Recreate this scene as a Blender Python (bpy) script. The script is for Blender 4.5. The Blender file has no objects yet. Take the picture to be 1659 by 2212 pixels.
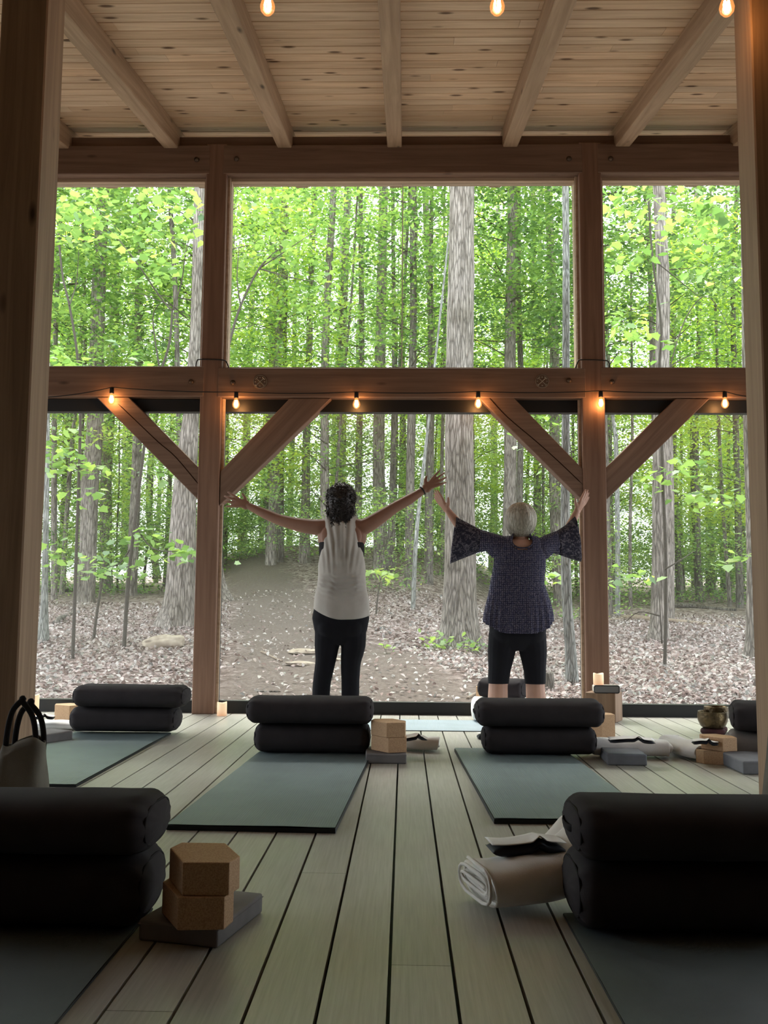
import bpy, bmesh, math, random
import numpy as np
from mathutils import Vector, Matrix, Euler, noise
R = math.radians
rnd = random.Random(7)
sc = bpy.context.scene
COL = sc.collection

# ------------------------------------------------------------------ camera
FPX = 2050.0
YAW, PITCH, ROLL = R(1.25), R(5.8), R(0.4)
CAM = Vector((0, 0, 0.82))
fwd = Vector((-math.sin(YAW)*math.cos(PITCH), math.cos(YAW)*math.cos(PITCH), math.sin(PITCH)))
rt0 = Vector((math.cos(YAW), math.sin(YAW), 0)); up0 = rt0.cross(fwd)
crt = rt0*math.cos(ROLL) + up0*math.sin(ROLL); cup = up0*math.cos(ROLL) - rt0*math.sin(ROLL)
cd = bpy.data.cameras.new('camera'); cam = bpy.data.objects.new('camera', cd); COL.objects.link(cam)
m = Matrix.Identity(4)
for i in range(3):
    m[i][0] = crt[i]; m[i][1] = cup[i]; m[i][2] = -fwd[i]; m[i][3] = CAM[i]
cam.matrix_world = m
cd.sensor_fit = 'VERTICAL'; cd.sensor_height = 36.0; cd.lens = 36.0*FPX/2212.0
cd.clip_start = 0.05; cd.clip_end = 400
sc.camera = cam

# ------------------------------------------------------------------ world, sun, exposure
w = bpy.data.worlds.new('sky'); sc.world = w; w.use_nodes = True
bg = w.node_tree.nodes['Background']; bg.inputs[0].default_value = (0.90, 0.96, 1.0, 1); bg.inputs[1].default_value = 2.3
sd = bpy.data.lights.new('sun', 'SUN'); sd.energy = 4.5; sd.angle = R(25); sd.color = (1, 0.97, 0.88)
sun = bpy.data.objects.new('sun', sd); COL.objects.link(sun)
sun.rotation_euler = Euler((R(-32), R(-14), 0))
sc.view_settings.view_transform = 'Standard'; sc.view_settings.look = 'None'
sc.view_settings.exposure = 1.0; sc.view_settings.gamma = 1.0
sc.view_settings.use_curve_mapping = False
cy = sc.cycles
cy.max_bounces = 8; cy.diffuse_bounces = 5; cy.glossy_bounces = 3; cy.transmission_bounces = 4; cy.transparent_max_bounces = 16
cy.use_denoising = True; cy.sample_clamp_indirect = 6.0
try: cy.denoiser = 'OPENIMAGEDENOISE'
except Exception: pass

# ------------------------------------------------------------------ helpers: a pixel of the 1659x2212 frame to a point
def ray(px, py):
    d = fwd*FPX + crt*(px-829.5) - cup*(py-1106.0)
    return d/d.y
def at(px, py, Y):
    return CAM + ray(px, py)*Y
def fl(px, py, z=0.0):
    d = ray(px, py); return CAM + d*((z-CAM.z)/d.z)

def smooth(a, b, x):
    t = min(1, max(0, (x-a)/(b-a))); return t*t*(3-2*t)
def ground(X, Y):
    q = X/max(Y, 1)
    s = smooth(0.0, 0.13, q); l = smooth(-0.14, -0.26, q) if q < -0.14 else 0
    k = Y-8.3
    a = 0.100*k + 0.0016*max(0, Y-13)**2
    b = 0.085*min(k, 6) + 0.05*max(0, k-6)
    c = 0.095*min(k, 9) + 0.045*max(0, k-9)
    z = a*(1-s) + b*s
    z = z*(1-l) + c*l
    if Y > 30: z = min(z, 3.1)
    z += 0.05*noise.noise(Vector((X*0.5, Y*0.5, 0))) + 0.018*noise.noise(Vector((X*2.3, Y*2.3, 4)))
    return -0.13 + (max(z, -0.03) if Y > 7 else 0)
def gat(px, py):
    d = ray(px, py); Y = 8.0
    while Y < 60:
        p = CAM + d*Y
        if p.z <= ground(p.x, p.y): return p
        Y += 0.08
    return CAM + d*40

# ------------------------------------------------------------------ object helpers
def tag(o, label=None, cat=None, group=None, kind=None):
    if label: o['label'] = label
    if cat: o['category'] = cat
    if group: o['group'] = group
    if kind: o['kind'] = kind
    return o
def empty(name, loc, rz=0.0, label=None, cat=None, group=None):
    o = bpy.data.objects.new(name, None); COL.objects.link(o); o.location = loc
    o.rotation_euler = (0, 0, rz); o.empty_display_size = 0.1
    return tag(o, label, cat, group)
def link(name, me, mat=None, parent=None, loc=None, rot=None, shade=False):
    o = bpy.data.objects.new(name, me); COL.objects.link(o)
    if mat is not None and not me.materials: me.materials.append(mat)
    if parent: o.parent = parent
    if loc is not None: o.location = loc
    if rot is not None: o.rotation_euler = rot
    if shade: me.polygons.foreach_set('use_smooth', [True]*len(me.polygons))
    return o
def from_bm(bm, name='m', smooth_=False):
    me = bpy.data.meshes.new(name); bmesh.ops.recalc_face_normals(bm, faces=bm.faces[:])
    if smooth_:
        for f in bm.faces: f.smooth = True
    bm.to_mesh(me); bm.free(); return me
def box_bm(bm, x0, x1, y0, y1, z0, z1):
    v = [bm.verts.new(p) for p in ((x0,y0,z0),(x1,y0,z0),(x1,y1,z0),(x0,y1,z0),(x0,y0,z1),(x1,y0,z1),(x1,y1,z1),(x0,y1,z1))]
    for f in ((0,3,2,1),(4,5,6,7),(0,1,5,4),(1,2,6,5),(2,3,7,6),(3,0,4,7)): bm.faces.new([v[i] for i in f])
def box_me(x0, x1, y0, y1, z0, z1, bev=0.0, seg=1):
    bm = bmesh.new(); box_bm(bm, x0, x1, y0, y1, z0, z1)
    if bev: bmesh.ops.bevel(bm, geom=bm.edges[:], offset=bev, segments=seg, affect='EDGES', profile=0.6)
    return from_bm(bm, 'box', seg > 1)
def prism_me(poly, z0, z1, bev=0.0, seg=2):
    bm = bmesh.new(); n = len(poly)
    a = [bm.verts.new((x, y, z0)) for x, y in poly]; b = [bm.verts.new((x, y, z1)) for x, y in poly]
    bm.faces.new(a[::-1]); bm.faces.new(b)
    for i in range(n): bm.faces.new((a[i], a[(i+1) % n], b[(i+1) % n], b[i]))
    bmesh.ops.recalc_face_normals(bm, faces=bm.faces[:])
    if bev: bmesh.ops.bevel(bm, geom=bm.edges[:], offset=bev, segments=seg, affect='EDGES', profile=0.6)
    return from_bm(bm, 'prism')
def lathe_me(prof, n=32):
    bm = bmesh.new(); rings = []
    for r, z in prof:
        if r < 1e-5: rings.append([bm.verts.new((0, 0, z))])
        else: rings.append([bm.verts.new((r*math.cos(2*math.pi*i/n), r*math.sin(2*math.pi*i/n), z)) for i in range(n)])
    for a, b in zip(rings, rings[1:]):
        for i in range(n):
            j = (i+1) % n
            if len(a) == 1: bm.faces.new((a[0], b[i], b[j]))
            elif len(b) == 1: bm.faces.new((a[i], a[j], b[0]))
            else: bm.faces.new((a[i], a[j], b[j], b[i]))
    return from_bm(bm, 'lathe', True)
def tube_bm(bm, pts, rad, n=8, cap=True, flat=None):
    pts = [Vector(p) for p in pts]; rings = []
    if not hasattr(rad, '__len__'): rad = [rad]*len(pts)
    ref = None
    for i, p in enumerate(pts):
        t = (pts[min(i+1, len(pts)-1)] - pts[max(i-1, 0)])
        if t.length < 1e-9: t = Vector((0, 0, 1))
        t.normalize()
        if ref is None: ref = Vector((0, 1, 0)) if abs(t.y) < 0.9 else Vector((1, 0, 0))
        s = t.cross(ref).normalized(); u = s.cross(t); ref = u
        k = flat if flat else 1.0
        rings.append([bm.verts.new(p + s*(rad[i]*math.cos(2*math.pi*j/n)) + u*(k*rad[i]*math.sin(2*math.pi*j/n))) for j in range(n)])
    for a, b in zip(rings, rings[1:]):
        for j in range(n): bm.faces.new((a[j], a[(j+1) % n], b[(j+1) % n], b[j]))
    if cap: bm.faces.new(rings[0][::-1]); bm.faces.new(rings[-1])
    return rings
def tube_me(pts, rad, n=8, flat=None):
    bm = bmesh.new(); tube_bm(bm, pts, rad, n, True, flat); return from_bm(bm, 'tube', True)
def catmull(pts, k=6):
    P = [Vector(p) for p in pts]; out = []
    for i in range(len(P)-1):
        a, b, c, d = P[max(i-1, 0)], P[i], P[i+1], P[min(i+2, len(P)-1)]
        for j in range(k):
            t = j/k
            out.append(0.5*((2*b) + (c-a)*t + (2*a-5*b+4*c-d)*t*t + (3*b-a-3*c+d)*t**3))
    out.append(P[-1]); return out
def copy_tree(o, parent=None):
    c = o.copy(); COL.objects.link(c); c.parent = parent
    for ch in list(o.children): copy_tree(ch, c)
    return c

# ------------------------------------------------------------------ materials
def mat(name, base=(0.5, 0.5, 0.5), rough=0.7, spec=0.5, metal=0.0):
    mt = bpy.data.materials.new(name); mt.use_nodes = True
    b = mt.node_tree.nodes['Principled BSDF']
    b.inputs['Base Color'].default_value = (*base, 1); b.inputs['Roughness'].default_value = rough
    b.inputs['Specular IOR Level'].default_value = spec; b.inputs['Metallic'].default_value = metal
    return mt
def N(mt, kind, **kw):
    n = mt.node_tree.nodes.new(kind)
    for k, v in kw.items():
        if k in n.inputs.keys(): n.inputs[k].default_value = v
        else: setattr(n, k, v)
    return n
def L(mt, a, b): mt.node_tree.links.new(a, b)
def P_(mt): return mt.node_tree.nodes['Principled BSDF']
def ramp(mt, fac, stops):
    r = N(mt, 'ShaderNodeValToRGB'); e = r.color_ramp.elements
    while len(e) < len(stops): e.new(0.5)
    for s, (p, c) in zip(e, stops): s.position = p; s.color = (*c, 1)
    L(mt, fac, r.inputs[0]); return r
def coords(mt, scale=(1, 1, 1), kind='Object', per_obj=False):
    tc = N(mt, 'ShaderNodeTexCoord'); mp = N(mt, 'ShaderNodeMapping'); mp.inputs['Scale'].default_value = scale
    if per_obj:
        oi = N(mt, 'ShaderNodeObjectInfo'); ml = N(mt, 'ShaderNodeMath', operation='MULTIPLY'); ml.inputs[1].default_value = 37.0
        L(mt, oi.outputs['Random'], ml.inputs[0])
        L(mt, ml.outputs[0], mp.inputs['Location'])
    L(mt, tc.outputs[kind], mp.inputs['Vector']); return mp.outputs[0]
def bump(mt, h, strength=0.3, dist=0.01):
    b = N(mt, 'ShaderNodeBump'); b.inputs['Strength'].default_value = strength; b.inputs['Distance'].default_value = dist
    L(mt, h, b.inputs['Height']); L(mt, b.outputs[0], P_(mt).inputs['Normal']); return b
def noise_n(mt, vec, scale=5, detail=4, rough=0.55, dist=0.0):
    n = N(mt, 'ShaderNodeTexNoise'); n.inputs['Scale'].default_value = scale; n.inputs['Detail'].default_value = detail
    n.inputs['Roughness'].default_value = rough; n.inputs['Distortion'].default_value = dist
    L(mt, vec, n.inputs['Vector']); return n.outputs['Fac']
def mixc(mt, fac, a, b, mode='MIX'):
    x = N(mt, 'ShaderNodeMix', data_type='RGBA', blend_type=mode)
    if hasattr(fac, 'is_linked') or hasattr(fac, 'node'): L(mt, fac, x.inputs[0])
    else: x.inputs[0].default_value = fac
    for s, i in ((a, 6), (b, 7)):
        if hasattr(s, 'node'): L(mt, s, x.inputs[i])
        else: x.inputs[i].default_value = (*s, 1)
    return x.outputs[2]

def wood(name, dark, light, axis='X', rough=0.6, knots=True, cracks=0.0, spec=0.3):
    """grain runs along the object's local axis"""
    mt = mat(name, light, rough, spec)
    sc_ = {'X': (0.6, 14, 14), 'Y': (14, 0.6, 14), 'Z': (14, 14, 0.6)}[axis]
    v = coords(mt, sc_, per_obj=True)
    n1 = noise_n(mt, v, 1.6, 5, 0.6, 0.8)
    r1 = ramp(mt, n1, [(0.28, dark), (0.5, tuple((a+b)/2 for a, b in zip(dark, light))), (0.72, light)])
    sk = {'X': (1.6, 5, 5), 'Y': (5, 1.6, 5), 'Z': (5, 5, 1.6)}[axis]
    v2 = coords(mt, sk, per_obj=True)
    out = r1.outputs[0]
    n2 = noise_n(mt, v2, 0.7, 2)
    out = mixc(mt, n2, out, tuple(c*0.75 for c in light), 'MIX') if False else out
    if knots:
        vo = N(mt, 'ShaderNodeTexVoronoi'); vo.inputs['Scale'].default_value = 1.1; L(mt, v2, vo.inputs['Vector'])
        rk = ramp(mt, vo.outputs['Distance'], [(0.03, (1, 1, 1)), (0.11, (0, 0, 0))])
        out = mixc(mt, rk.outputs[0], out, tuple(c*0.28 for c in dark))
    L(mt, out, P_(mt).inputs['Base Color'])
    bump(mt, n1, 0.25, 0.004)
    return mt

M = {}
M['timber'] = wood('timber', (0.13, 0.078, 0.054), (0.225, 0.142, 0.10))
M['rafter'] = wood('rafter', (0.27, 0.18, 0.115), (0.46, 0.33, 0.22))
M['trimwood'] = wood('trim_wood', (0.40, 0.29, 0.20), (0.62, 0.48, 0.36), knots=False)
M['postwood'] = wood('post_wood', (0.20, 0.125, 0.075), (0.35, 0.235, 0.145), axis='Z')
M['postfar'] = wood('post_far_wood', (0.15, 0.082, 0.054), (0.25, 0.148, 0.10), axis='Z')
M['ceiling'] = None
def ceiling_mat():
    mt = mat('pine_boards', (0.6, 0.45, 0.3), 0.55, 0.3)
    v = coords(mt, (0.8, 10, 10)); n1 = noise_n(mt, v, 2.0, 5, 0.6, 0.6)
    at_ = N(mt, 'ShaderNodeAttribute', attribute_name='shade')
    r1 = ramp(mt, n1, [(0.25, (0.47, 0.32, 0.20)), (0.75, (0.76, 0.58, 0.40))])
    v2 = coords(mt, (3.2, 8, 8)); vo = N(mt, 'ShaderNodeTexVoronoi'); vo.inputs['Scale'].default_value = 1.0; L(mt, v2, vo.inputs['Vector'])
    rk = ramp(mt, vo.outputs['Distance'], [(0.09, (1, 1, 1)), (0.19, (0, 0, 0))])
    c = mixc(mt, rk.outputs[0], r1.outputs[0], (0.13, 0.07, 0.035))
    c = mixc(mt, 1.0, c, at_.outputs['Color'], 'MULTIPLY')
    L(mt, c, P_(mt).inputs['Base Color']); return mt
M['ceiling'] = ceiling_mat()
def deck_mat():
    mt = mat('composite_deck', (0.3, 0.3, 0.26), 0.36, 0.9)
    v = coords(mt, (40, 1.2, 40)); n1 = noise_n(mt, v, 3.0, 4, 0.6)
    at_ = N(mt, 'ShaderNodeAttribute', attribute_name='shade')
    r1 = ramp(mt, n1, [(0.3, (0.33, 0.325, 0.285)), (0.7, (0.45, 0.445, 0.40))])
    v2 = coords(mt, (1, 1, 1)); n2 = noise_n(mt, v2, 2.3, 3)
    c = mixc(mt, 1.0, r1.outputs[0], at_.outputs['Color'], 'MULTIPLY')
    L(mt, c, P_(mt).inputs['Base Color'])
    rr = ramp(mt, n2, [(0.3, (0.30,)*3), (0.7, (0.42,)*3)]); L(mt, rr.outputs[0], P_(mt).inputs['Roughness'])
    bump(mt, n1, 0.12, 0.002); return mt
M['deck'] = deck_mat()
def fabric(name, c, rough=0.95, scale=900, b=0.25, c2=None, sheen=0.0):
    mt = mat(name, c, rough, 0.15); v = coords(mt)
    n1 = noise_n(mt, v, scale, 2); n2 = noise_n(mt, v, 9, 4)
    c2 = c2 or tuple(x*0.75 for x in c)
    r_ = ramp(mt, n2, [(0.3, c2), (0.7, c)]); L(mt, r_.outputs[0], P_(mt).inputs['Base Color'])
    bump(mt, n1, b, 0.002)
    if sheen: P_(mt).inputs['Sheen Weight'].default_value = sheen
    return mt
M['bolster'] = fabric('charcoal_cotton', (0.040, 0.036, 0.039))
M['bolster_grey'] = fabric('grey_cotton', (0.20, 0.185, 0.175))
M['piping'] = fabric('charcoal_piping', (0.022, 0.02, 0.022))
def rib_mat(name, c, axis='Y', pitch=220, rough=0.55):
    mt = mat(name, c, rough, 0.4); v = coords(mt)
    wv = N(mt, 'ShaderNodeTexWave', wave_type='BANDS', bands_direction='X'); wv.inputs['Scale'].default_value = pitch/6.28
    L(mt, v, wv.inputs['Vector']); n2 = noise_n(mt, v, 4, 3)
    r_ = ramp(mt, n2, [(0.3, tuple(x*0.82 for x in c)), (0.7, c)]); L(mt, r_.outputs[0], P_(mt).inputs['Base Color'])
    bump(mt, wv.outputs['Fac'], 0.35, 0.002); return mt
M['mat_teal'] = rib_mat('teal_mat', (0.165, 0.225, 0.235), rough=0.45)
M['mat_dark'] = rib_mat('dark_teal_mat', (0.12, 0.155, 0.16), pitch=900, rough=0.6)
M['mat_blue'] = rib_mat('pale_blue_mat', (0.36, 0.45, 0.52), rough=0.4)
M['mat_edge'] = mat('mat_edge', (0.012, 0.016, 0.018), 0.6, 0.3)
def cork():
    mt = mat('cork', (0.5, 0.3, 0.17), 0.8, 0.2); v = coords(mt)
    vo = N(mt, 'ShaderNodeTexVoronoi'); vo.inputs['Scale'].default_value = 230; L(mt, v, vo.inputs['Vector'])
    n = noise_n(mt, v, 260, 3)
    r_ = ramp(mt, n, [(0.32, (0.40, 0.25, 0.145)), (0.6, (0.58, 0.39, 0.24))])
    L(mt, r_.outputs[0], P_(mt).inputs['Base Color']); bump(mt, n, 0.15, 0.001); return mt
M['cork'] = cork()
M['foam'] = fabric('grey_foam', (0.23, 0.225, 0.23), 0.9, 500, 0.1)
M['foam_blue'] = fabric('blue_grey_foam', (0.20, 0.21, 0.235), 0.85, 500, 0.1)
M['wool'] = fabric('cream_wool', (0.80, 0.79, 0.75), 1.0, 350, 0.5, (0.70, 0.69, 0.65), 0.3)
M['wool_white'] = fabric('white_wool', (0.82, 0.82, 0.82), 1.0, 350, 0.5, (0.72, 0.72, 0.72), 0.3)
M['eye_dark'] = fabric('dark_satin', (0.03, 0.034, 0.045), 0.5)
M['eye_white'] = fabric('white_linen', (0.9, 0.9, 0.89), 0.9)
M['black'] = mat('black_aluminium', (0.012, 0.013, 0.014), 0.45, 0.4)
M['blackcord'] = mat('black_cable', (0.012, 0.011, 0.011), 0.6, 0.3)
M['iron'] = mat('bronze_bolt', (0.09, 0.06, 0.04), 0.45, 0.5, 0.6)
M['emblem'] = mat('emblem_metal', (0.30, 0.27, 0.22), 0.5, 0.5, 0.3)
M['emblem_face'] = mat('emblem_face', (0.14, 0.085, 0.055), 0.6, 0.3)
def bowl_mat():
    mt = mat('hammered_bronze', (0.10, 0.075, 0.04), 0.38, 0.5, 0.85); v = coords(mt)
    vo = N(mt, 'ShaderNodeTexVoronoi'); vo.inputs['Scale'].default_value = 60; L(mt, v, vo.inputs['Vector'])
    n = noise_n(mt, v, 14, 3); r_ = ramp(mt, n, [(0.3, (0.06, 0.045, 0.028)), (0.7, (0.17, 0.125, 0.065))])
    L(mt, r_.outputs[0], P_(mt).inputs['Base Color']); bump(mt, vo.outputs['Distance'], 0.4, 0.004); return mt
M['bowl'] = bowl_mat()
M['brocade'] = fabric('maroon_brocade', (0.09, 0.035, 0.035), 0.8, 200, 0.4, (0.03, 0.015, 0.02))
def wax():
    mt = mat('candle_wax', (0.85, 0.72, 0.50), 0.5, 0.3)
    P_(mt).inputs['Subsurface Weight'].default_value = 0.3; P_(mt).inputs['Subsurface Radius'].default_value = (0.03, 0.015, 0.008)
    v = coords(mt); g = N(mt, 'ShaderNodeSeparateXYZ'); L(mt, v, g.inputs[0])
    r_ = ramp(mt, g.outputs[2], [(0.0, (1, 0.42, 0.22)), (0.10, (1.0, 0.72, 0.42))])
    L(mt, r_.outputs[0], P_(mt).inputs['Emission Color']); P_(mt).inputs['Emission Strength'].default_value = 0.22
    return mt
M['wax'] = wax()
M['wax_plain'] = mat('cream_wax', (0.80, 0.70, 0.50), 0.5, 0.3)
M['stumpwood'] = wood('block_wood', (0.16, 0.095, 0.055), (0.30, 0.20, 0.13), axis='Z', knots=False)
M['canvas'] = fabric('grey_canvas', (0.155, 0.145, 0.12), 0.95, 300, 0.2)
M['canvas_dark'] = fabric('black_webbing', (0.02, 0.018, 0.018), 0.9, 300, 0.2)
def bulb_mats():
    g = bpy.data.materials.new('bulb_glass'); g.use_nodes = True; nt = g.node_tree; nt.nodes.clear()
    o = nt.nodes.new('ShaderNodeOutputMaterial'); t = nt.nodes.new('ShaderNodeBsdfTransparent'); e = nt.nodes.new('ShaderNodeEmission')
    t.inputs[0].default_value = (1, 0.85, 0.62, 1); e.inputs[0].default_value = (1, 0.40, 0.12, 1); e.inputs[1].default_value = 1.1
    gl = nt.nodes.new('ShaderNodeBsdfGlossy'); gl.inputs['Roughness'].default_value = 0.08
    mx = nt.nodes.new('ShaderNodeMixShader'); mx.inputs[0].default_value = 0.25
    m2 = nt.nodes.new('ShaderNodeMixShader'); m2.inputs[0].default_value = 0.07
    nt.links.new(t.outputs[0], mx.inputs[1]); nt.links.new(e.outputs[0], mx.inputs[2])
    nt.links.new(mx.outputs[0], m2.inputs[1]); nt.links.new(gl.outputs[0], m2.inputs[2]); nt.links.new(m2.outputs[0], o.inputs[0])
    f = mat('bulb_filament', (1, 0.7, 0.4)); P_(f).inputs['Emission Color'].default_value = (1, 0.62, 0.30, 1); P_(f).inputs['Emission Strength'].default_value = 30
    return g, f
M['bulb'], M['filament'] = bulb_mats()
def pane_mat(name, kind):
    g = bpy.data.materials.new(name); g.use_nodes = True; nt = g.node_tree; nt.nodes.clear()
    o = nt.nodes.new('ShaderNodeOutputMaterial'); t = nt.nodes.new('ShaderNodeBsdfTransparent')
    mx = nt.nodes.new('ShaderNodeMixShader')
    if kind == 'glass':
        t.inputs[0].default_value = (0.97, 0.985, 0.98, 1); s = nt.nodes.new('ShaderNodeBsdfGlossy'); s.inputs['Roughness'].default_value = 0.02
        mx.inputs[0].default_value = 0.04
    else:
        t.inputs[0].default_value = (1, 1, 1, 1); s = nt.nodes.new('ShaderNodeBsdfDiffuse'); s.inputs[0].default_value = (0.30, 0.31, 0.31, 1)
        mx.inputs[0].default_value = 0.12
    nt.links.new(t.outputs[0], mx.inputs[1]); nt.links.new(s.outputs[0], mx.inputs[2]); nt.links.new(mx.outputs[0], o.inputs[0]); return g
M['glass'] = pane_mat('window_glass', 'glass'); M['screen'] = pane_mat('insect_screen', 'screen')

def bark(name, a, b, sz=1.0, moss=False):
    mt = mat(name, b, 0.95, 0.1)
    v = coords(mt, (9*sz, 9*sz, 1.5*sz), per_obj=True); n1 = noise_n(mt, v, 2.2, 6, 0.65, 0.5)
    vo = N(mt, 'ShaderNodeTexVoronoi', feature='DISTANCE_TO_EDGE'); vo.inputs['Scale'].default_value = 2.4
    v3 = coords(mt, (11*sz, 11*sz, 1.3*sz), per_obj=True)
    L(mt, v3, vo.inputs['Vector'])
    r1 = ramp(mt, n1, [(0.3, a), (0.68, b)])
    r2 = ramp(mt, vo.outputs['Distance'], [(0.0, (0.35,)*3), (0.16, (1, 1, 1))])
    c = mixc(mt, 0.85, r1.outputs[0], r2.outputs[0], 'MULTIPLY')
    v4 = coords(mt, (1, 1, 0.8), per_obj=True); n4 = noise_n(mt, v4, 2.2, 4)
    r4 = ramp(mt, n4, [(0.35, (0.7, 0.7, 0.66)), (0.65, (1, 1, 1))])
    c = mixc(mt, 1.0, c, r4.outputs[0], 'MULTIPLY')
    L(mt, c, P_(mt).inputs['Base Color'])
    ad = N(mt, 'ShaderNodeMath', operation='MULTIPLY'); L(mt, r2.outputs[0], ad.inputs[0]); L(mt, n1, ad.inputs[1])
    bump(mt, ad.outputs[0], 0.9, 0.03); return mt
M['bark'] = bark('grey_bark', (0.15, 0.13, 0.11), (0.50, 0.455, 0.41))
M['bark_dark'] = bark('dark_bark', (0.11, 0.10, 0.085), (0.36, 0.33, 0.29))
M['bark_pale'] = bark('pale_lichen_bark', (0.22, 0.225, 0.21), (0.60, 0.62, 0.59), 1.6)
M['stem'] = mat('sapling_stem', (0.10, 0.09, 0.075), 0.9, 0.1)
def leaf_mat(name, cols, tmul=(1.25, 1.22, 0.75, 1)):
    mt = bpy.data.materials.new(name); mt.use_nodes = True; nt = mt.node_tree; nt.nodes.clear()
    o = nt.nodes.new('ShaderNodeOutputMaterial'); d = nt.nodes.new('ShaderNodeBsdfDiffuse'); t = nt.nodes.new('ShaderNodeBsdfTranslucent')
    a = nt.nodes.new('ShaderNodeAttribute'); a.attribute_name = 'tone'
    r = nt.nodes.new('ShaderNodeValToRGB'); e = r.color_ramp.elements
    while len(e) < len(cols): e.new(0.5)
    for i, (s, c) in enumerate(zip(e, cols)): s.position = i/(len(cols)-1); s.color = (*c, 1)
    nt.links.new(a.outputs['Fac'], r.inputs[0])
    mx = nt.nodes.new('ShaderNodeMixShader'); mx.inputs[0].default_value = 0.62
    g = nt.nodes.new('ShaderNodeBsdfGlossy'); g.inputs['Roughness'].default_value = 0.45; g.inputs['Color'].default_value = (0.8, 0.9, 0.85, 1)
    m2 = nt.nodes.new('ShaderNodeMixShader'); m2.inputs[0].default_value = 0.10
    br = nt.nodes.new('ShaderNodeMix'); br.data_type = 'RGBA'; br.blend_type = 'MULTIPLY'; br.inputs[0].default_value = 1; br.inputs[7].default_value = tmul
    nt.links.new(r.outputs[0], br.inputs[6])
    nt.links.new(r.outputs[0], d.inputs[0]); nt.links.new(br.outputs[2], t.inputs[0])
    nt.links.new(d.outputs[0], mx.inputs[1]); nt.links.new(t.outputs[0], mx.inputs[2])
    nt.links.new(mx.outputs[0], m2.inputs[1]); nt.links.new(g.outputs[0], m2.inputs[2]); nt.links.new(m2.outputs[0], o.inputs[0]); return mt
M['leaf'] = leaf_mat('green_leaf', [(0.06, 0.14, 0.05), (0.16, 0.30, 0.095), (0.32, 0.50, 0.15), (0.50, 0.63, 0.18)])
M['leaf_yellow'] = leaf_mat('yellow_green_leaf', [(0.28, 0.44, 0.08), (0.42, 0.58, 0.10), (0.60, 0.72, 0.12)])
M['litter'] = leaf_mat('dead_leaf', [(0.13, 0.09, 0.08), (0.35, 0.27, 0.25), (0.54, 0.46, 0.44), (0.80, 0.74, 0.73)], (0.9, 0.85, 0.85, 1))
M['stone'] = fabric('pale_stone', (0.50, 0.44, 0.35), 0.9, 30, 1.0, (0.26, 0.21, 0.16))
M['deadwood'] = wood('dead_wood', (0.16, 0.12, 0.09), (0.36, 0.29, 0.22), knots=False)
# ================================================================== SETTING
YW = 7.40           # front face of the window wall's posts
YB = 7.58           # their back face
XL0, XL1 = -1.635, -1.465      # left wall post
XR0, XR1 = 1.398, 1.578        # right wall post
ZT0, ZT1 = 2.485, 2.725        # tie beam
ZH0, ZH1 = 4.34, 4.585         # header beam
SL = 0.198
def zc(Y): return 4.74 + SL*(Y-YW)      # underside of the ceiling boards

# floor: separate boards with open gaps, one mesh
bm = bmesh.new(); lay = bm.loops.layers.float_color.new('shade')
X0 = -0.029; P = 0.1447
for k in range(-34, 34):
    xa, xb = X0+P*k+0.004, X0+P*(k+1)-0.004
    r = random.Random(k*7+1); cuts = [-3.2]
    y = -3.2 + r.uniform(1.0, 4.0)
    if k == -2: cuts += [fl(700, 1886).y]
    elif k == -4: cuts += [fl(300, 2184).y]
    elif k == 0: cuts += [fl(880, 2085).y]
    else:
        while y < 6.6:
            if not (0.9 < y < 5.6): cuts.append(y)
            y += 3.66
    cuts.append(7.62)
    cuts = sorted(set(cuts))
    for a, b in zip(cuts, cuts[1:]):
        n0 = len(bm.faces); box_bm(bm, xa, xb, a+0.001, b-0.001, -0.025, 0.0)
        bm.faces.ensure_lookup_table(); s = r.uniform(0.90, 1.07)
        for f in bm.faces[n0:]:
            for lp in f.loops: lp[lay] = (s, s*r.uniform(0.99, 1.01), s*r.uniform(0.97, 1.03), 1)
me = from_bm(bm, 'floor'); tag(link('floor', me, M['deck']), kind='structure')
me = box_me(-5.0, 5.0, -3.3, 7.62, -0.16, -0.06); o = link('trim_1', me, M['black']); tag(o, 'black joists under the deck boards', kind='structure')
me = box_me(-5.0, 5.0, 7.62, 7.66, -0.3, 0.0); tag(link('trim_2', me, M['black']), kind='structure')

# ceiling boards running across (along X), sloped up towards the window wall
bm = bmesh.new(); lay = bm.loops.layers.float_color.new('shade')
n = 96; BW = 0.128
cs = math.cos(math.atan(SL)); sn = math.sin(math.atan(SL))
y = 8.9
for i in range(n):
    r = random.Random(i*3+5)
    xs = [-5.2]; x = -5.2 + r.uniform(1.2, 4)
    while x < 5: xs.append(x); x += r.uniform(2.4, 4.5)
    xs.append(5.2)
    for a, b in zip(xs, xs[1:]):
        n0 = len(bm.faces)
        Ya, Yb = 8.9 - i*BW*cs, 8.9 - (i+1)*BW*cs
        e = 0.007; za, zb = zc(Ya), zc(Yb)
        pr = [(Ya, za+0.010), (Ya-e, za-e*SL), (Yb+e, zb+e*SL), (Yb, zb+0.010), (Yb, zb+0.035), (Ya, za+0.035)]
        A = [bm.verts.new((a+0.0008, p, q)) for p, q in pr]; B_ = [bm.verts.new((b-0.0008, p, q)) for p, q in pr]
        bm.faces.new(A); bm.faces.new(B_[::-1])
        for j in range(6): bm.faces.new((A[j], B_[j], B_[(j+1) % 6], A[(j+1) % 6]))
        s = r.uniform(0.88, 1.08); t = r.uniform(0.95, 1.04); bm.faces.ensure_lookup_table()
        for f in bm.faces[n0:]:
            for lp in f.loops: lp[lay] = (s, s*t, s*t*t, 1)
tag(link('ceiling', from_bm(bm, 'ceiling'), M['ceiling']), kind='structure')

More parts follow.
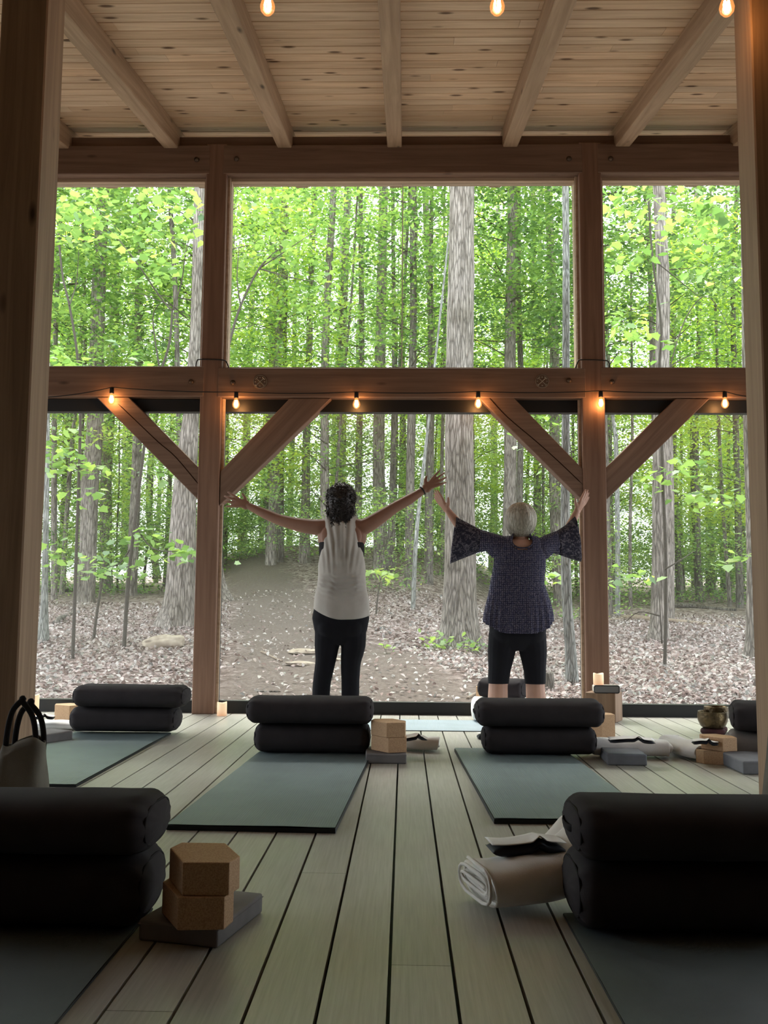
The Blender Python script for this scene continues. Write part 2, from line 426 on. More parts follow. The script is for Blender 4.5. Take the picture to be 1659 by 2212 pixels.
def beam(name, a, b, wd, ht, mt, label=None, cat=None, group=None, kind=None, bev=0.006, up=(0, 0, 1)):
    """square timber from point a to point b (centre line)"""
    a, b = Vector(a), Vector(b); d = b-a; Lh = d.length/2
    me = box_me(-Lh, Lh, -wd/2, wd/2, -ht/2, ht/2, bev)
    X = d.normalized(); Y = Vector(up).cross(X).normalized(); Z = X.cross(Y)
    o = link(name, me, mt); mm = Matrix((X, Y, Z)).transposed().to_4x4(); mm.translation = (a+b)/2; o.matrix_world = mm
    return tag(o, label, cat, group, kind)
def bolt(parent, wp, r=0.021):
    me = lathe_me([(0, 0), (r, 0), (r, 0.006), (r*0.72, 0.012), (r*0.6, 0.02), (0, 0.022)], 16)
    o = link('bolt', me, M['iron']); o.matrix_world = Matrix.Translation(wp) @ Matrix.Rotation(R(90), 4, 'X')
    bpy.context.view_layer.update()
    o.parent = parent; o.matrix_parent_inverse = parent.matrix_world.inverted()
    return o
def post(name, x0, x1, y0, y1, z1, label, mt, z0=0.0):
    me = box_me(-(x1-x0)/2, (x1-x0)/2, -(y1-y0)/2, (y1-y0)/2, 0, z1-z0, 0.006)
    return tag(link(name, me, mt, loc=((x0+x1)/2, (y0+y1)/2, z0)), label, 'post')
pL = post('timber_post', XL0, XL1, YW, YB, 4.60, 'square timber post of the window wall at left, behind the outstretched left hand', M['postfar'])
pR = post('timber_post', XR0, XR1, YW, YB, 4.60, 'square timber post of the window wall at right, beside the candle on the wooden block', M['postfar'])
post('timber_post', -4.66, -4.48, YW, YB, 4.60, 'square timber post at the left end of the window wall', M['postfar'])
post('timber_post', 4.44, 4.62, YW, YB, 4.60, 'square timber post at the right end of the window wall', M['postfar'])
nL = post('timber_post', -1.66, -1.468, 3.62, 3.81, 3.78, 'tall dark timber post standing near at the left edge, behind the tote bag', M['postwood'])
nR = post('timber_post', 1.395, 1.587, 3.66, 3.85, 3.78, 'tall dark timber post standing near at the right edge', M['postwood'])

# tie beams (one per bay, let into the posts by 1 cm) and header beams
def bay(x0, x1, z0, z1, label, mt=M['timber']):
    return beam('tie_beam', (x0, (YW+YB)/2, (z0+z1)/2), (x1, (YW+YB)/2, (z0+z1)/2), YB-YW, z1-z0, mt, label, 'beam')
b1 = bay(-4.48, XL0+0.03, ZT0+0.005, ZT1+0.012, 'middle height tie beam crossing the left bay')
b2 = bay(XL1-0.03, XR0+0.03, ZT0, ZT1, 'middle height tie beam over the two women, with two round emblems')
b3 = bay(XR1-0.03, 4.44, ZT0+0.005, ZT1+0.008, 'middle height tie beam crossing the right bay')
h1 = bay(-4.48, XL0+0.03, ZH0, ZH1, 'header beam above the upper left window')
h2 = bay(XL1-0.03, XR0+0.03, ZH0, ZH1, 'header beam above the wide middle window')
h3 = bay(XR1-0.03, 4.44, ZH0, ZH1, 'header beam above the upper right window')
# shift the beams' faces slightly so the let-in joint reads: posts narrow at the joints
for o in (b1, b2, b3, h1, h2, h3): o.location.y -= 0.004
yb = YW-0.004
for bb, px, py in ((b1, 413, 825), (b2, 503, 827), (b2, 1229, 822), (b3, 1322, 825), (h1, 425, 345), (h2, 511, 343), (h2, 1229, 343), (h3, 1319, 343)):
    bolt(bb, at(px, py, yb))
def emblem(parent, px, py):
    c = at(px, py, yb)
    me = lathe_me([(0, 0), (0.058, 0), (0.058, 0.004), (0.055, 0.005), (0, 0.005)], 32)
    bpy.context.view_layer.update()
    e = link('emblem', me, M['emblem_face']); e.matrix_world = Matrix.Translation(c) @ Matrix.Rotation(R(90), 4, 'X')
    bpy.context.view_layer.update(); mw = e.matrix_world.copy()
    e.parent = parent; e.matrix_parent_inverse = parent.matrix_world.inverted(); tag(e, 'round metal emblem with crossed tools')
    bm = bmesh.new(); k = 40
    ring = [(0.052*math.cos(2*math.pi*i/k), 0.052*math.sin(2*math.pi*i/k), 0.006) for i in range(k+1)]
    tube_bm(bm, ring, 0.0018, 5)
    for s in (-1, 1):
        tube_bm(bm, [(-0.032*s, -0.030, 0.006), (0.030*s, 0.028, 0.006)], 0.0028, 5)
        tube_bm(bm, [(0.018*s, 0.036, 0.006), (0.038*s, 0.018, 0.006)], 0.0042, 5)
        tube_bm(bm, [(-0.038*s, -0.024, 0.006), (-0.026*s, -0.036, 0.006)], 0.0032, 5)
    for x, y in ((0, 0.034), (0, -0.034), (0.038, 0), (-0.038, 0)):
        tube_bm(bm, [(x-0.004, y, 0.006), (x+0.004, y, 0.006)], 0.0038, 6)
    mk = link('emblem_mark', from_bm(bm, 'mark'), M['emblem']); mk.parent = e
emblem(b2, 562, 825); emblem(b2, 1171, 824)

# upper plate between rafters and the bright slit under the roof
me = box_me(-5.0, 5.0, YW+0.05, YB, ZH1, ZH1+0.098, 0.003); tag(link('trim_3', me, M['timber']), kind='structure')
# rafters
raf_x = [-2.83, -1.93, -0.995, -0.097, 0.845, 1.755, 2.70]
names = ['rafter half hidden beside the left near post', 'rafter running down to the header beam, leftmost of the five fully seen', 'rafter between the left hanging bulb and the left wall post, second of the five',
         'middle rafter seen straight on from below', 'rafter to the right of the middle one, with a weathered underside', 'rafter meeting the bulb at the right near post', 'rafter half hidden beside the right near post']
for x, lb in zip(raf_x, names):
    zb = lambda Y: 4.565 + SL*(Y-YW) - 0.0
    a = Vector((x, 8.7, zb(8.7)+0.085)); b = Vector((x, -2.9, zb(-2.9)+0.085))
    beam('rafter', a, b, 0.118, 0.175, M['rafter'], lb, 'rafter', 'rafters under the sloping board ceiling')
for x, lb in ((-3.75, 'rafter hidden far left'), (3.62, 'rafter hidden far right')):
    beam('rafter', (x, 8.7, 4.565+SL*(8.7-YW)+0.085), (x, -2.9, 4.565+SL*(-2.9-YW)+0.085), 0.118, 0.175, M['rafter'], lb + ' under the board ceiling', 'rafter', 'rafters under the sloping board ceiling')
# near beam above the frame, carries the rafters and the upper lights
beam('tie_beam', (-4.9, 3.72, 3.635), (4.9, 3.72, 3.635), 0.18, 0.28, M['timber'], 'heavy near beam on the two near posts, carrying the rafters', 'beam')

# diagonal braces: polygon in the wall plane, extruded
def brace(px, label, dy=0.0):
    y0 = YW+0.012+dy; P3 = [at(x, y, y0) for x, y in px]
    c = sum(P3, Vector())/len(P3); X = (P3[1]-P3[0]); X.y = 0; X.normalize(); Z = Vector((0, 1, 0)).cross(X) * -1
    Y = Vector((0, 1, 0)); Z = X.cross(Y)
    poly = [((p-c).dot(X), (p-c).dot(Z)) for p in P3]
    bm = bmesh.new(); th = 0.135
    a = [bm.verts.new((u, 0, v)) for u, v in poly]; b = [bm.verts.new((u, th, v)) for u, v in poly]
    bm.faces.new(a); bm.faces.new(b[::-1]); k = len(poly)
    for i in range(k): bm.faces.new((a[i], b[i], b[(i+1) % k], a[(i+1) % k]))
    bmesh.ops.recalc_face_normals(bm, faces=bm.faces[:]); bmesh.ops.bevel(bm, geom=bm.edges[:], offset=0.005, segments=1, affect='EDGES')
    o = link('diagonal_brace', from_bm(bm, 'brace'), M['timber'])
    mm = Matrix((X, Y, Z)).transposed().to_4x4(); mm.translation = c; o.matrix_world = mm
    bpy.context.view_layer.update()
    return tag(o, label, 'brace')
def crack(parent, pts, y, w=0.004):
    bm = bmesh.new(); q = [at(x, yy, y) for x, yy in pts]
    inv = parent.matrix_world.inverted()
    tube_bm(bm, [inv @ p for p in catmull(q, 4)], [w*0.3]+[w]*(4*(len(q)-1)-1)+[w*0.3], 5, True)
    me = from_bm(bm, 'crack'); o = link('crack', me, M['crack']); o.parent = parent; o['label'] = 'long dark drying crack in the timber'
M['crack'] = mat('crack_shadow', (0.02, 0.01, 0.006), 0.95, 0.0)
br = brace([(208, 858), (278, 858), (436, 1018), (434, 1086)], 'cracked diagonal brace left of the left wall post, lit by a bulb')
crack(br, [(255, 872), (300, 915), (342, 955), (380, 988), (432, 1050)], YW+0.0125)
brace([(476, 1018), (626, 860), (716, 860), (474, 1092)], 'diagonal brace rising from the left wall post towards the middle')
br = brace([(1032, 857), (1108, 857), (1262, 1016), (1262, 1084)], 'cracked diagonal brace descending from the middle to the right wall post')
crack(br, [(1055, 857), (1095, 900), (1160, 955), (1210, 1000), (1258, 1046)], YW+0.0125)
brace([(1300, 1020), (1460, 861), (1533, 861), (1304, 1086)], 'diagonal brace rising from the right wall post towards the right edge')

# windows: upper glass panes with thin wooden frames; lower screens with black frames
def window(name, x0, x1, z0, z1, y, fr, th, fmat, pmat, part, label=None, top=None, bottom=None, ydep=0.05):
    o = bpy.data.objects.new(name, None); COL.objects.link(o); o.location = ((x0+x1)/2, y, z0); tag(o, label, None, None, 'structure')
    hw = (x1-x0)/2; H = z1-z0; top = top or fr; bottom = bottom or fr
    bm = bmesh.new()
    box_bm(bm, -hw, hw, -ydep, ydep, H-top, H); box_bm(bm, -hw, hw, -ydep, ydep, 0, bottom)
    box_bm(bm, -hw, -hw+fr, -ydep, ydep, bottom, H-top); box_bm(bm, hw-fr, hw, -ydep, ydep, bottom, H-top)
    link('window_frame', from_bm(bm, 'frame'), fmat, o)
    bm = bmesh.new(); box_bm(bm, -hw+fr, hw-fr, -0.003 if part == 'glass_pane' else -0.0006, 0.003 if part == 'glass_pane' else 0.0006, bottom, H-top)
    link(part, from_bm(bm, 'pane'), pmat, o)
    return o
yu = YB-0.045
xs = [(-4.48, XL0), (XL1, XR0), (XR1, 4.44)]
for i, (a, b) in enumerate(xs):
    wdw = window('window_%d' % (i+1), a, b, ZT1, ZH0, yu, 0.026, 0.04, M['trimwood'], M['glass'], 'glass_pane')
    if i == 1:
        p = at(870, 420, yu); q = at(868, 790, yu)
        me = box_me(p.x-0.004-wdw.location.x, p.x+0.004-wdw.location.x, -0.008, -0.003, 0.02, ZH0-ZT1-0.02)
        s = link('pull_cord', me, M['eye_white'], wdw); s['label'] = 'thin pale vertical cord on the pane'
for i, (a, b) in enumerate(xs):
    window('window_%d' % (i+4), a, b, 0.0, ZT0, yu-0.01, 0.012, 0.05, M['black'], M['screen'], 'insect_screen', top=0.10, bottom=0.095, ydep=0.04)
# jamb strips of pale wood beside the posts in the middle bay
for nme, x in (('trim_4', XL1), ('trim_5', XR0-0.022)):
    for j, (za, zb_) in enumerate(((0.0, ZT0), (ZT1, ZH0))):
        me = box_me(0, 0.022, YW+0.06, YB-0.10, za, zb_, 0.002); oo = link(nme if j == 0 else 'trim_%d' % (6 if x == XL1 else 7), me, M['trimwood'], loc=(x, 0, 0)); tag(oo, kind='structure')
# side and back walls of the hall (out of frame): wide side openings added to let daylight into the interior
def wall_panel(name, x, y0, y1, zb, side):
    bm = bmesh.new(); t = 0.06
    box_bm(bm, x-t, x+t, y0, y1, 0, 0.10)
    return bm
for nm, x in (('wall_left', -4.85), ('wall_right', 4.85)):
    bm = bmesh.new(); t = 0.07
    box_bm(bm, x-t, x+t, -3.1, 7.60, -0.05, 0.12)
    box_bm(bm, x-t, x+t, -3.1, 7.60, 2.45, 2.75)
    for y in (-3.0, 0.0, 2.7, 5.3, 7.5): box_bm(bm, x-t, x+t, y-0.09, y+0.09, 0.0, zc(y)-0.02)
    # closed gable part above the tie and an unseen solid stretch, sized to keep side light off the near posts
    box_bm(bm, x-0.03, x+0.03, -3.1, 2.5, 0.0, 3.0)
    vs = [bm.verts.new((x+dx, y, z)) for dx in (-0.03, 0.03) for y, z in ((-3.1, 2.6), (7.6, 2.6), (7.6, zc(7.6)-0.01), (-3.1, max(2.62, zc(-3.1)-0.01)))]
    for f in ((0, 1, 2, 3), (7, 6, 5, 4), (0, 4, 5, 1), (1, 5, 6, 2), (2, 6, 7, 3), (3, 7, 4, 0)): bm.faces.new([vs[i] for i in f])
    tag(link(nm, from_bm(bm, nm), M['timber']), kind='structure')
bm = bmesh.new(); box_bm(bm, -4.9, 4.9, -3.2, -3.1, -0.05, 2.7); tag(link('wall_back', from_bm(bm, 'wb'), M['timber']), kind='structure')

# ================================================================== LIGHT STRINGS
def bulb_proto():
    g = lathe_me([(0.012, 0.0), (0.014, -0.012), (0.026, -0.038), (0.030, -0.055), (0.027, -0.072), (0.016, -0.086), (0.004, -0.092), (0, -0.0925)], 20)
    s = lathe_me([(0, 0.045), (0.009, 0.045), (0.016, 0.038), (0.018, 0.0), (0.016, -0.006), (0, -0.006)], 14)
    bm = bmesh.new(); 
    for a in range(5):
        t = 2*math.pi*a/5; tube_bm(bm, [(0.009*math.cos(t), 0.009*math.sin(t), -0.024), (0.013*math.cos(t), 0.013*math.sin(t), -0.055), (0.006*math.cos(t+.5), 0.006*math.sin(t+.5), -0.074)], 0.0032, 6)
    return g, s, from_bm(bm, 'fil', True)
BG, BS, BF = bulb_proto()
def string_lights(label, cord, bulbs, watts):
    root = empty('string_lights', cord[0], 0, label, 'string lights')
    o0 = Vector(cord[0])
    link('cord', tube_me([Vector(p)-o0 for p in cord], 0.004, 6), M['blackcord'], root)
    for b, wt in zip(bulbs, watts):
        sk = link('socket', BS, M['blackcord'], root, Vector(b)-o0)
        gb = link('bulb', BG, M['bulb'], sk); gb['label'] = 'glowing clear glass filament bulb'
        link('filament', BF, M['filament'], sk)
        ld = bpy.data.lights.new('bulb_light', 'POINT'); ld.energy = wt; ld.color = (1, 0.50, 0.22); ld.shadow_soft_size = 0.03
        lo = bpy.data.objects.new('bulb_light', ld); COL.objects.link(lo); lo.parent = sk; lo.location = (0, 0, -0.055)
    return root
yl = YW-0.045
bx = [(241, 858), (510, 868), (770, 868), (1033, 867), (1298, 866), (1566, 867)]
bp = [at(x, y, yl if x not in (241, 1298, 1033) else yl) for x, y in bx]
bp = [p + Vector((0, 0, 0.035)) for p in bp]
cord = []
ends = [at(100, 858, yl)] + [p + Vector((0, 0, 0.045)) for p in bp] + [at(1640, 858, yl)]
for a, b in zip(ends, ends[1:]):
    for j in range(6):
        t = j/6; p = a.lerp(b, t); p.z -= 0.05*t*(1-t); cord.append(p)
cord.append(ends[-1])
string_lights('string of six glowing bulbs on a black cord along the middle tie beam', cord, bp, [1.6, 1.4, 1.4, 1.6, 1.6, 1.4])
ub = [at(x, y, 3.55)+Vector((0, 0, 0.05)) for x, y in ((578, 12), (1074, 12), (1570, 14))]
ub = [at(82, 12, 3.55)+Vector((0, 0, 0.05))] + ub
cord = [ub[0]+Vector((-0.9, 0, 0.06))]
for a, b in zip(ub, ub[1:]):
    for j in range(6):
        t = j/6; p = a.lerp(b, t)+Vector((0, 0, 0.045)); p.z -= 0.03*t*(1-t); cord.append(p)
cord += [ub[-1]+Vector((0, 0, 0.045)), ub[-1]+Vector((0.9, 0, 0.07))]
string_lights('near string of glowing bulbs at the top of the view, under the ceiling', cord, ub[1:], [0.9, 0.9, 1.3])
# black cable loops tied round the two wall posts above the tie beam
for px, s, lb in ((465, 1, 'black cable wrapped round the left wall post on top of the tie beam'), (1276, -1, 'black cable wrapped round the right wall post on top of the tie beam')):
    x = XL0 if s == 1 else XR0; xb = XL1 if s == 1 else XR1
    pts = [(x-0.045, YW+0.02, ZT1+0.006), (x-0.03, YW-0.01, ZT1+0.05), (x, YW-0.012, ZT1+0.065), (xb, YW-0.012, ZT1+0.06), (xb+0.035, YW-0.0, ZT1+0.045), (xb+0.05, YW+0.03, ZT1+0.006)]
    tag(link('cable', tube_me(catmull(pts, 5), 0.005, 6), M['blackcord']), lb, 'cable')

# ================================================================== YOGA THINGS
def yoga_mat(x0, y0, ang, wd, ln, mt, label, th=0.012, curl=0.0):
    """near left corner x0,y0, rotated by ang about it; group of layers: top sheet and dark edge"""
    nx, ny = 24, 60; V = []; F = []
    for j in range(ny+1):
        for i in range(nx+1):
            u = i/nx; v = j/ny
            z = th + 0.0022*noise.noise(Vector((u*2+x0*9, v*5, 1)))+ 0.0012*noise.noise(Vector((u*5, v*14, 3)))
            V.append((u*wd, v*ln, max(th*0.86, z)))
    for j in range(ny):
        for i in range(nx):
            a = j*(nx+1)+i; F.append((a, a+1, a+nx+2, a+nx+1))
    me = bpy.data.meshes.new('mat'); me.from_pydata(V, [], F)
    root = link('yoga_mat', me, mt, None, (x0, y0, 0), (0, 0, ang), True)
    edge = box_me(-0.0015, wd+0.0015, -0.0015, ln+0.0015, 0.0005, th*0.78, 0.001)
    e = link('mat_edge', edge, M['mat_edge'], root)
    e['label'] = 'dark underlayer seen as the edge'
    return tag(root, label, 'yoga mat', 'rolled-out yoga mats on the deck')
mR = fl(1068, 1780); mLp = fl(360, 1793)
yoga_mat(mLp.x, mLp.y, R(-2.2), 0.625, 1.88, M['mat_teal'], 'teal yoga mat left of the middle, bolsters on its far end', 0.022)
yoga_mat(mR.x, mR.y, R(1.7), 0.625, 1.85, M['mat_teal'], 'teal yoga mat right of the middle, partly behind the near right bolster', 0.022)
q = fl(163, 1701); yoga_mat(q.x-0.62, q.y, R(0.4), 0.62, 1.82, M['mat_teal'], 'teal yoga mat on the far left, partly behind the tote bag', 0.014)
yoga_mat(-1.30, 0.84, R(0.0), 0.62, 1.82, M['mat_dark'], 'dark ribbed yoga mat in the lower left corner', 0.008)
yoga_mat(0.452, 0.80, R(-0.6)*-1, 0.62, 1.86, M['mat_dark'], 'dark ribbed yoga mat in the lower right corner', 0.008)
yoga_mat(-0.62, 6.50, 0.0, 1.95, 0.62, M['mat_blue'], 'pale blue yoga mat laid sideways under the women by the windows', 0.006)

def bolster_me(Ln, W, H, seed, sag=0.0):
    nu, nv = 56, 40; bm = bmesh.new(); rows = []
    rr = random.Random(seed)
    for i in range(nu+1):
        t = -1 + 2*i/nu; t = math.copysign(abs(t)**0.8, t)
        x = t*Ln/2; e = abs(t)
        s = (1-max(0, (e-0.84)/0.16)**2.5*0.46) if e > 0.84 else 1
        if i in (0, nu): s *= 0.90
        row = []
        for j in range(nv):
            a = 2*math.pi*j/nv; c, d = math.cos(a), math.sin(a); p = 2/2.7
            yy = math.copysign(abs(c)**p, c)*W/2*(0.35+0.65*s); zz = math.copysign(abs(d)**p, d)*H/2*s
            k = 1 + 0.035*noise.noise(Vector((x*5+seed, yy*7, zz*7))) + (0.05*max(0, e-0.7)/0.3*math.sin(a*9+seed+e*3))
            zz = zz*k; yy = yy*k
            if zz < 0: zz = max(zz, -H/2*0.97)
            row.append(bm.verts.new((x, yy, zz + H/2 - sag*(x/Ln*2)**2)))
        rows.append(row)
    for a, b in zip(rows, rows[1:]):
        for j in range(nv): bm.faces.new((a[j], a[(j+1) % nv], b[(j+1) % nv], b[j]))
    for row, sg in ((rows[0], -1), (rows[-1], 1)):
        c = sum((v.co for v in row), Vector())/nv; c.x += sg*0.006; cv = bm.verts.new(c)
        for j in range(nv): bm.faces.new((row[j], row[(j+1) % nv], cv))
    return from_bm(bm, 'bolster', True)
def bolster(px_l, px_r, py_top, Y, z0, label, W=0.29, H=0.155, rz=0.0, seed=1, mt=None, handle=-1, group='bolsters on the yoga mats', Ln=None, rx=0, tab=False):
    """ends given as pixels at the front depth Y"""
    a = at(px_l, py_top, Y); b = at(px_r, py_top, Y); ln = Ln or (b.x-a.x)
    loc = ((a.x+b.x)/2, Y + W/2, z0)
    root = empty('bolster', loc, rz, label, 'bolster', group); root.rotation_euler = (rx, 0, rz)
    mt = mt or M['bolster']
    link('cover', bolster_me(ln, W, H, seed), mt, root)
    nv = 40
    for sg in (-1, 1):
        pts = []
        for j in range(nv+1):
            an = 2*math.pi*j/nv; c, d = math.cos(an), math.sin(an); p = 2/2.7; s = 0.70
            pts.append((sg*(ln/2*0.970), math.copysign(abs(c)**p, c)*W/2*(0.35+0.65*s), H/2+math.copysign(abs(d)**p, d)*H/2*s))
        link('end_piping', tube_me(pts, 0.0035, 5), M['piping'] if mt is M['bolster'] else mt, root)
    x = handle*(ln/2)
    if tab: pts = [(x-handle*0.004, -0.06, H*0.52), (x+handle*0.008, -0.045, H*0.51), (x+handle*0.010, 0, H*0.5), (x+handle*0.008, 0.045, H*0.51), (x-handle*0.004, 0.06, H*0.52)]
    if tab: link('handle', tube_me(catmull(pts, 4), 0.010, 6, 0.25), M['piping'] if mt is M['bolster'] else mt, root)
    return root
Yb = fl(670, 1640).y; z = 0.021
bolster(545, 797, 1600, Yb, z, 'lower charcoal bolster of the pair on the mat left of the middle', seed=1, H=0.165)
bolster(528, 804, 1550, Yb-0.04, z+0.162, 'upper charcoal bolster of the pair on the mat left of the middle', seed=2, H=0.148, tab=True)
Yb = fl(1170, 1643).y
bolster(1046, 1294, 1610, Yb, z, 'lower charcoal bolster of the pair in front of the woman in the blue blouse', seed=3, H=0.155, handle=1)
bolster(1031, 1311, 1560, Yb-0.03, z+0.152, 'upper charcoal bolster of the pair in front of the woman in the blue blouse', seed=4, H=0.15, tab=True)
Yb = fl(250, 1592).y
bolster(144, 375, 1560, Yb, z, 'lower charcoal bolster of the pair on the far left mat', seed=5, H=0.165, handle=1)
bolster(150, 395, 1510, Yb-0.05, z+0.160, 'upper charcoal bolster of the pair on the far left mat', seed=6, H=0.14, rz=R(-1.5), handle=1)
bolster(-300, 303, 1900, 2.42, 0.008, 'lower black bolster of the near left pair', seed=7, H=0.185, W=0.31, handle=1)
bolster(-310, 314, 1800, 2.41, 0.008+0.178, 'upper black bolster of the near left pair', seed=8, H=0.145, W=0.31, handle=1)
bolster(1250, 1850, 1900, 2.44, 0.008, 'lower black bolster of the near right pair', seed=9, H=0.185, W=0.31, handle=1)
bolster(1252, 1860, 1800, 2.42, 0.008+0.178, 'upper black bolster of the near right pair', seed=10, H=0.145, W=0.31, tab=True)
# pair at the right edge, grey below, black above
bolster(1596, 1810, 1620, 5.25, 0.0, 'grey bolster lying under a black one at the right edge, behind the cork blocks', seed=11, H=0.16, mt=M['bolster_grey'], rz=R(-14))
bolster(1604, 1820, 1570, 5.22, 0.158, 'black bolster resting on the grey one at the right edge, below the bowls', seed=12, H=0.165, rz=R(-14))
# behind the woman in the blouse
bolster(1030, 1140, 1520, 6.98, 0.006, 'light grey bolster standing behind the calves of the woman in the blue blouse', seed=13, H=0.17, W=0.28, mt=M['bolster_light'] if 'bolster_light' in M else M['wool'], Ln=0.42)
bolster(1047, 1138, 1490, 6.95, 0.176, 'charcoal bolster on the light grey one, seen between the bare calves', seed=14, H=0.14, W=0.26, Ln=0.34, rz=R(-24))

# cork blocks
HEX = [(-0.098, 0.030), (-0.026, -0.102), (0.086, -0.092), (0.098, -0.030), (0.030, 0.098), (-0.086, 0.092)]
def sc_poly(p, s, sy=None): return [(x*s, y*(sy or s)) for x, y in p]
def cork_block(loc, rz, label, poly=HEX, h=0.078, tilt=(0, 0), group='cork blocks beside the mats'):
    o = link('cork_block', prism_me(poly, 0, h, 0.004, 2), M['cork'], None, loc, (tilt[0], tilt[1], rz))
    return tag(o, label, 'yoga block', group)
def foam_block(loc, rz, wd, dp, h, label, mt=None):
    bm = bmesh.new(); box_bm(bm, -wd/2, wd/2, -dp/2, dp/2, 0, h)
    bmesh.ops.subdivide_edges(bm, edges=bm.edges[:], cuts=6, use_grid_fill=True)
    for v in bm.verts:
        v.co.z += 0.0 if v.co.z < 0.001 else 0.003*noise.noise(v.co*9)
    me = from_bm(bm, 'foam'); o = link('foam_block', me, mt or M['foam'], None, loc, (0, 0, rz))
    bv = o.modifiers.new('b', 'BEVEL'); bv.width = 0.008; bv.segments = 3; bv.limit_method = 'ANGLE'
    bpy.context.view_layer.update(); dg = bpy.context.evaluated_depsgraph_get(); me2 = bpy.data.meshes.new_from_object(o.evaluated_get(dg)); o.modifiers.clear(); o.data = me2
    me2.polygons.foreach_set('use_smooth', [True]*len(me2.polygons))
    sm = link('seam', box_me(-wd/2-0.0012, wd/2+0.0012, -dp/2-0.0012, dp/2+0.0012, h*0.80, h*0.83), mt or M['foam'], o)
    tg = link('side_tab', box_me(-0.012, 0.012, 0, 0.006, h*0.2, h*0.75, 0.002), M['foam'], o, (wd/2-0.03, dp/2, 0))
    return tag(o, label, 'yoga block', 'grey foam blocks beside the mats')
# near left stack: foam block from its floor corners
a = fl(299, 2032); b = fl(468, 2050); c = fl(580, 1972)
u = (b-a); u.z = 0; ang = math.atan2(u.y, u.x); ctr = Vector(a) + u/2 + Vector((-math.sin(ang), math.cos(ang), 0))*0.145
foam_block((ctr.x, ctr.y, 0), ang, 0.212, 0.29, 0.05, 'dark grey foam block under the near left cork blocks')
c0 = Vector((-0.500, 2.455, 0))
cork_block((c0.x-0.012, c0.y-0.012, 0.051), 0.0, 'lower hexagonal cork block on the near grey foam block', sc_poly(HEX, 0.98), 0.077)
cork_block((c0.x, c0.y, 0.1285), R(-3), 'upper hexagonal cork block of the near left stack', HEX, 0.078)
# middle stack
a = fl(788, 1650); b = fl(876, 1650)
foam_block(((a.x+b.x)/2, a.y+0.14, 0), R(2), b.x-a.x, 0.27, 0.052, 'dark grey foam block under two cork blocks beside the middle left bolsters')
MH = [(-0.095, 0.02), (-0.015, -0.105), (0.085, -0.085), (0.095, 0.0), (0.03, 0.10), (-0.075, 0.095)]
q = at(839, 1590, a.y+0.13)
cork_block((q.x+0.003, q.y, 0.053), R(8), 'lower cork block beside the middle left bolsters', MH, 0.079)
cork_block((q.x, q.y, 0.1325), R(4), 'upper cork block beside the middle left bolsters', MH, 0.079)
# right of middle
a = fl(1316, 1654); b = fl(1403, 1656)
foam_block(((a.x+b.x)/2, a.y+0.14, 0), R(-3), b.x-a.x, 0.27, 0.060, 'grey foam block lying in front of the folded blanket on the right', M['foam_blue'])
q = fl(1291, 1600)
cork_block((q.x+0.02, q.y+0.1, 0), R(10), 'cork block peeking out behind the middle right bolsters', MH, 0.16)
# far left
q = fl(137, 1560); cork_block((q.x, q.y+0.1, 0), R(30), 'cork block standing behind the far left bolsters', MH, 0.115)
q = fl(95, 1612); foam_block((q.x-0.06, q.y+0.14, 0), R(-28), 0.2, 0.28, 0.065, 'grey foam block behind the tote bag on the far left mat', M['foam'])
# right edge stack
q = fl(1545, 1655); cork_block((q.x+0.03, q.y+0.10, 0), R(38), 'lower cork block of the stack at the right edge, standing on the deck', sc_poly(MH, 0.8), 0.070)
cork_block((q.x+0.055, q.y+0.12, 0.071), R(6), 'upper cork block of the stack at the right edge', sc_poly(MH, 0.88), 0.072)
a = fl(1560, 1652); b = fl(1640, 1690)
u = b-a; ang = math.atan2(u.y, u.x)
foam_block(((a.x+b.x)/2+0.11, (a.y+b.y)/2+0.12, 0), ang, 0.33, 0.22, 0.068, 'grey foam block lying at the right edge in front of the cork blocks', M['foam_blue'])
q = fl(1043, 1545); cork_block((at(1043, 1505, 7.22).x, 7.24, 0.006), 0.2, 'cork block standing behind the light grey bolster by the screens', sc_poly(MH, 0.5), 0.235)

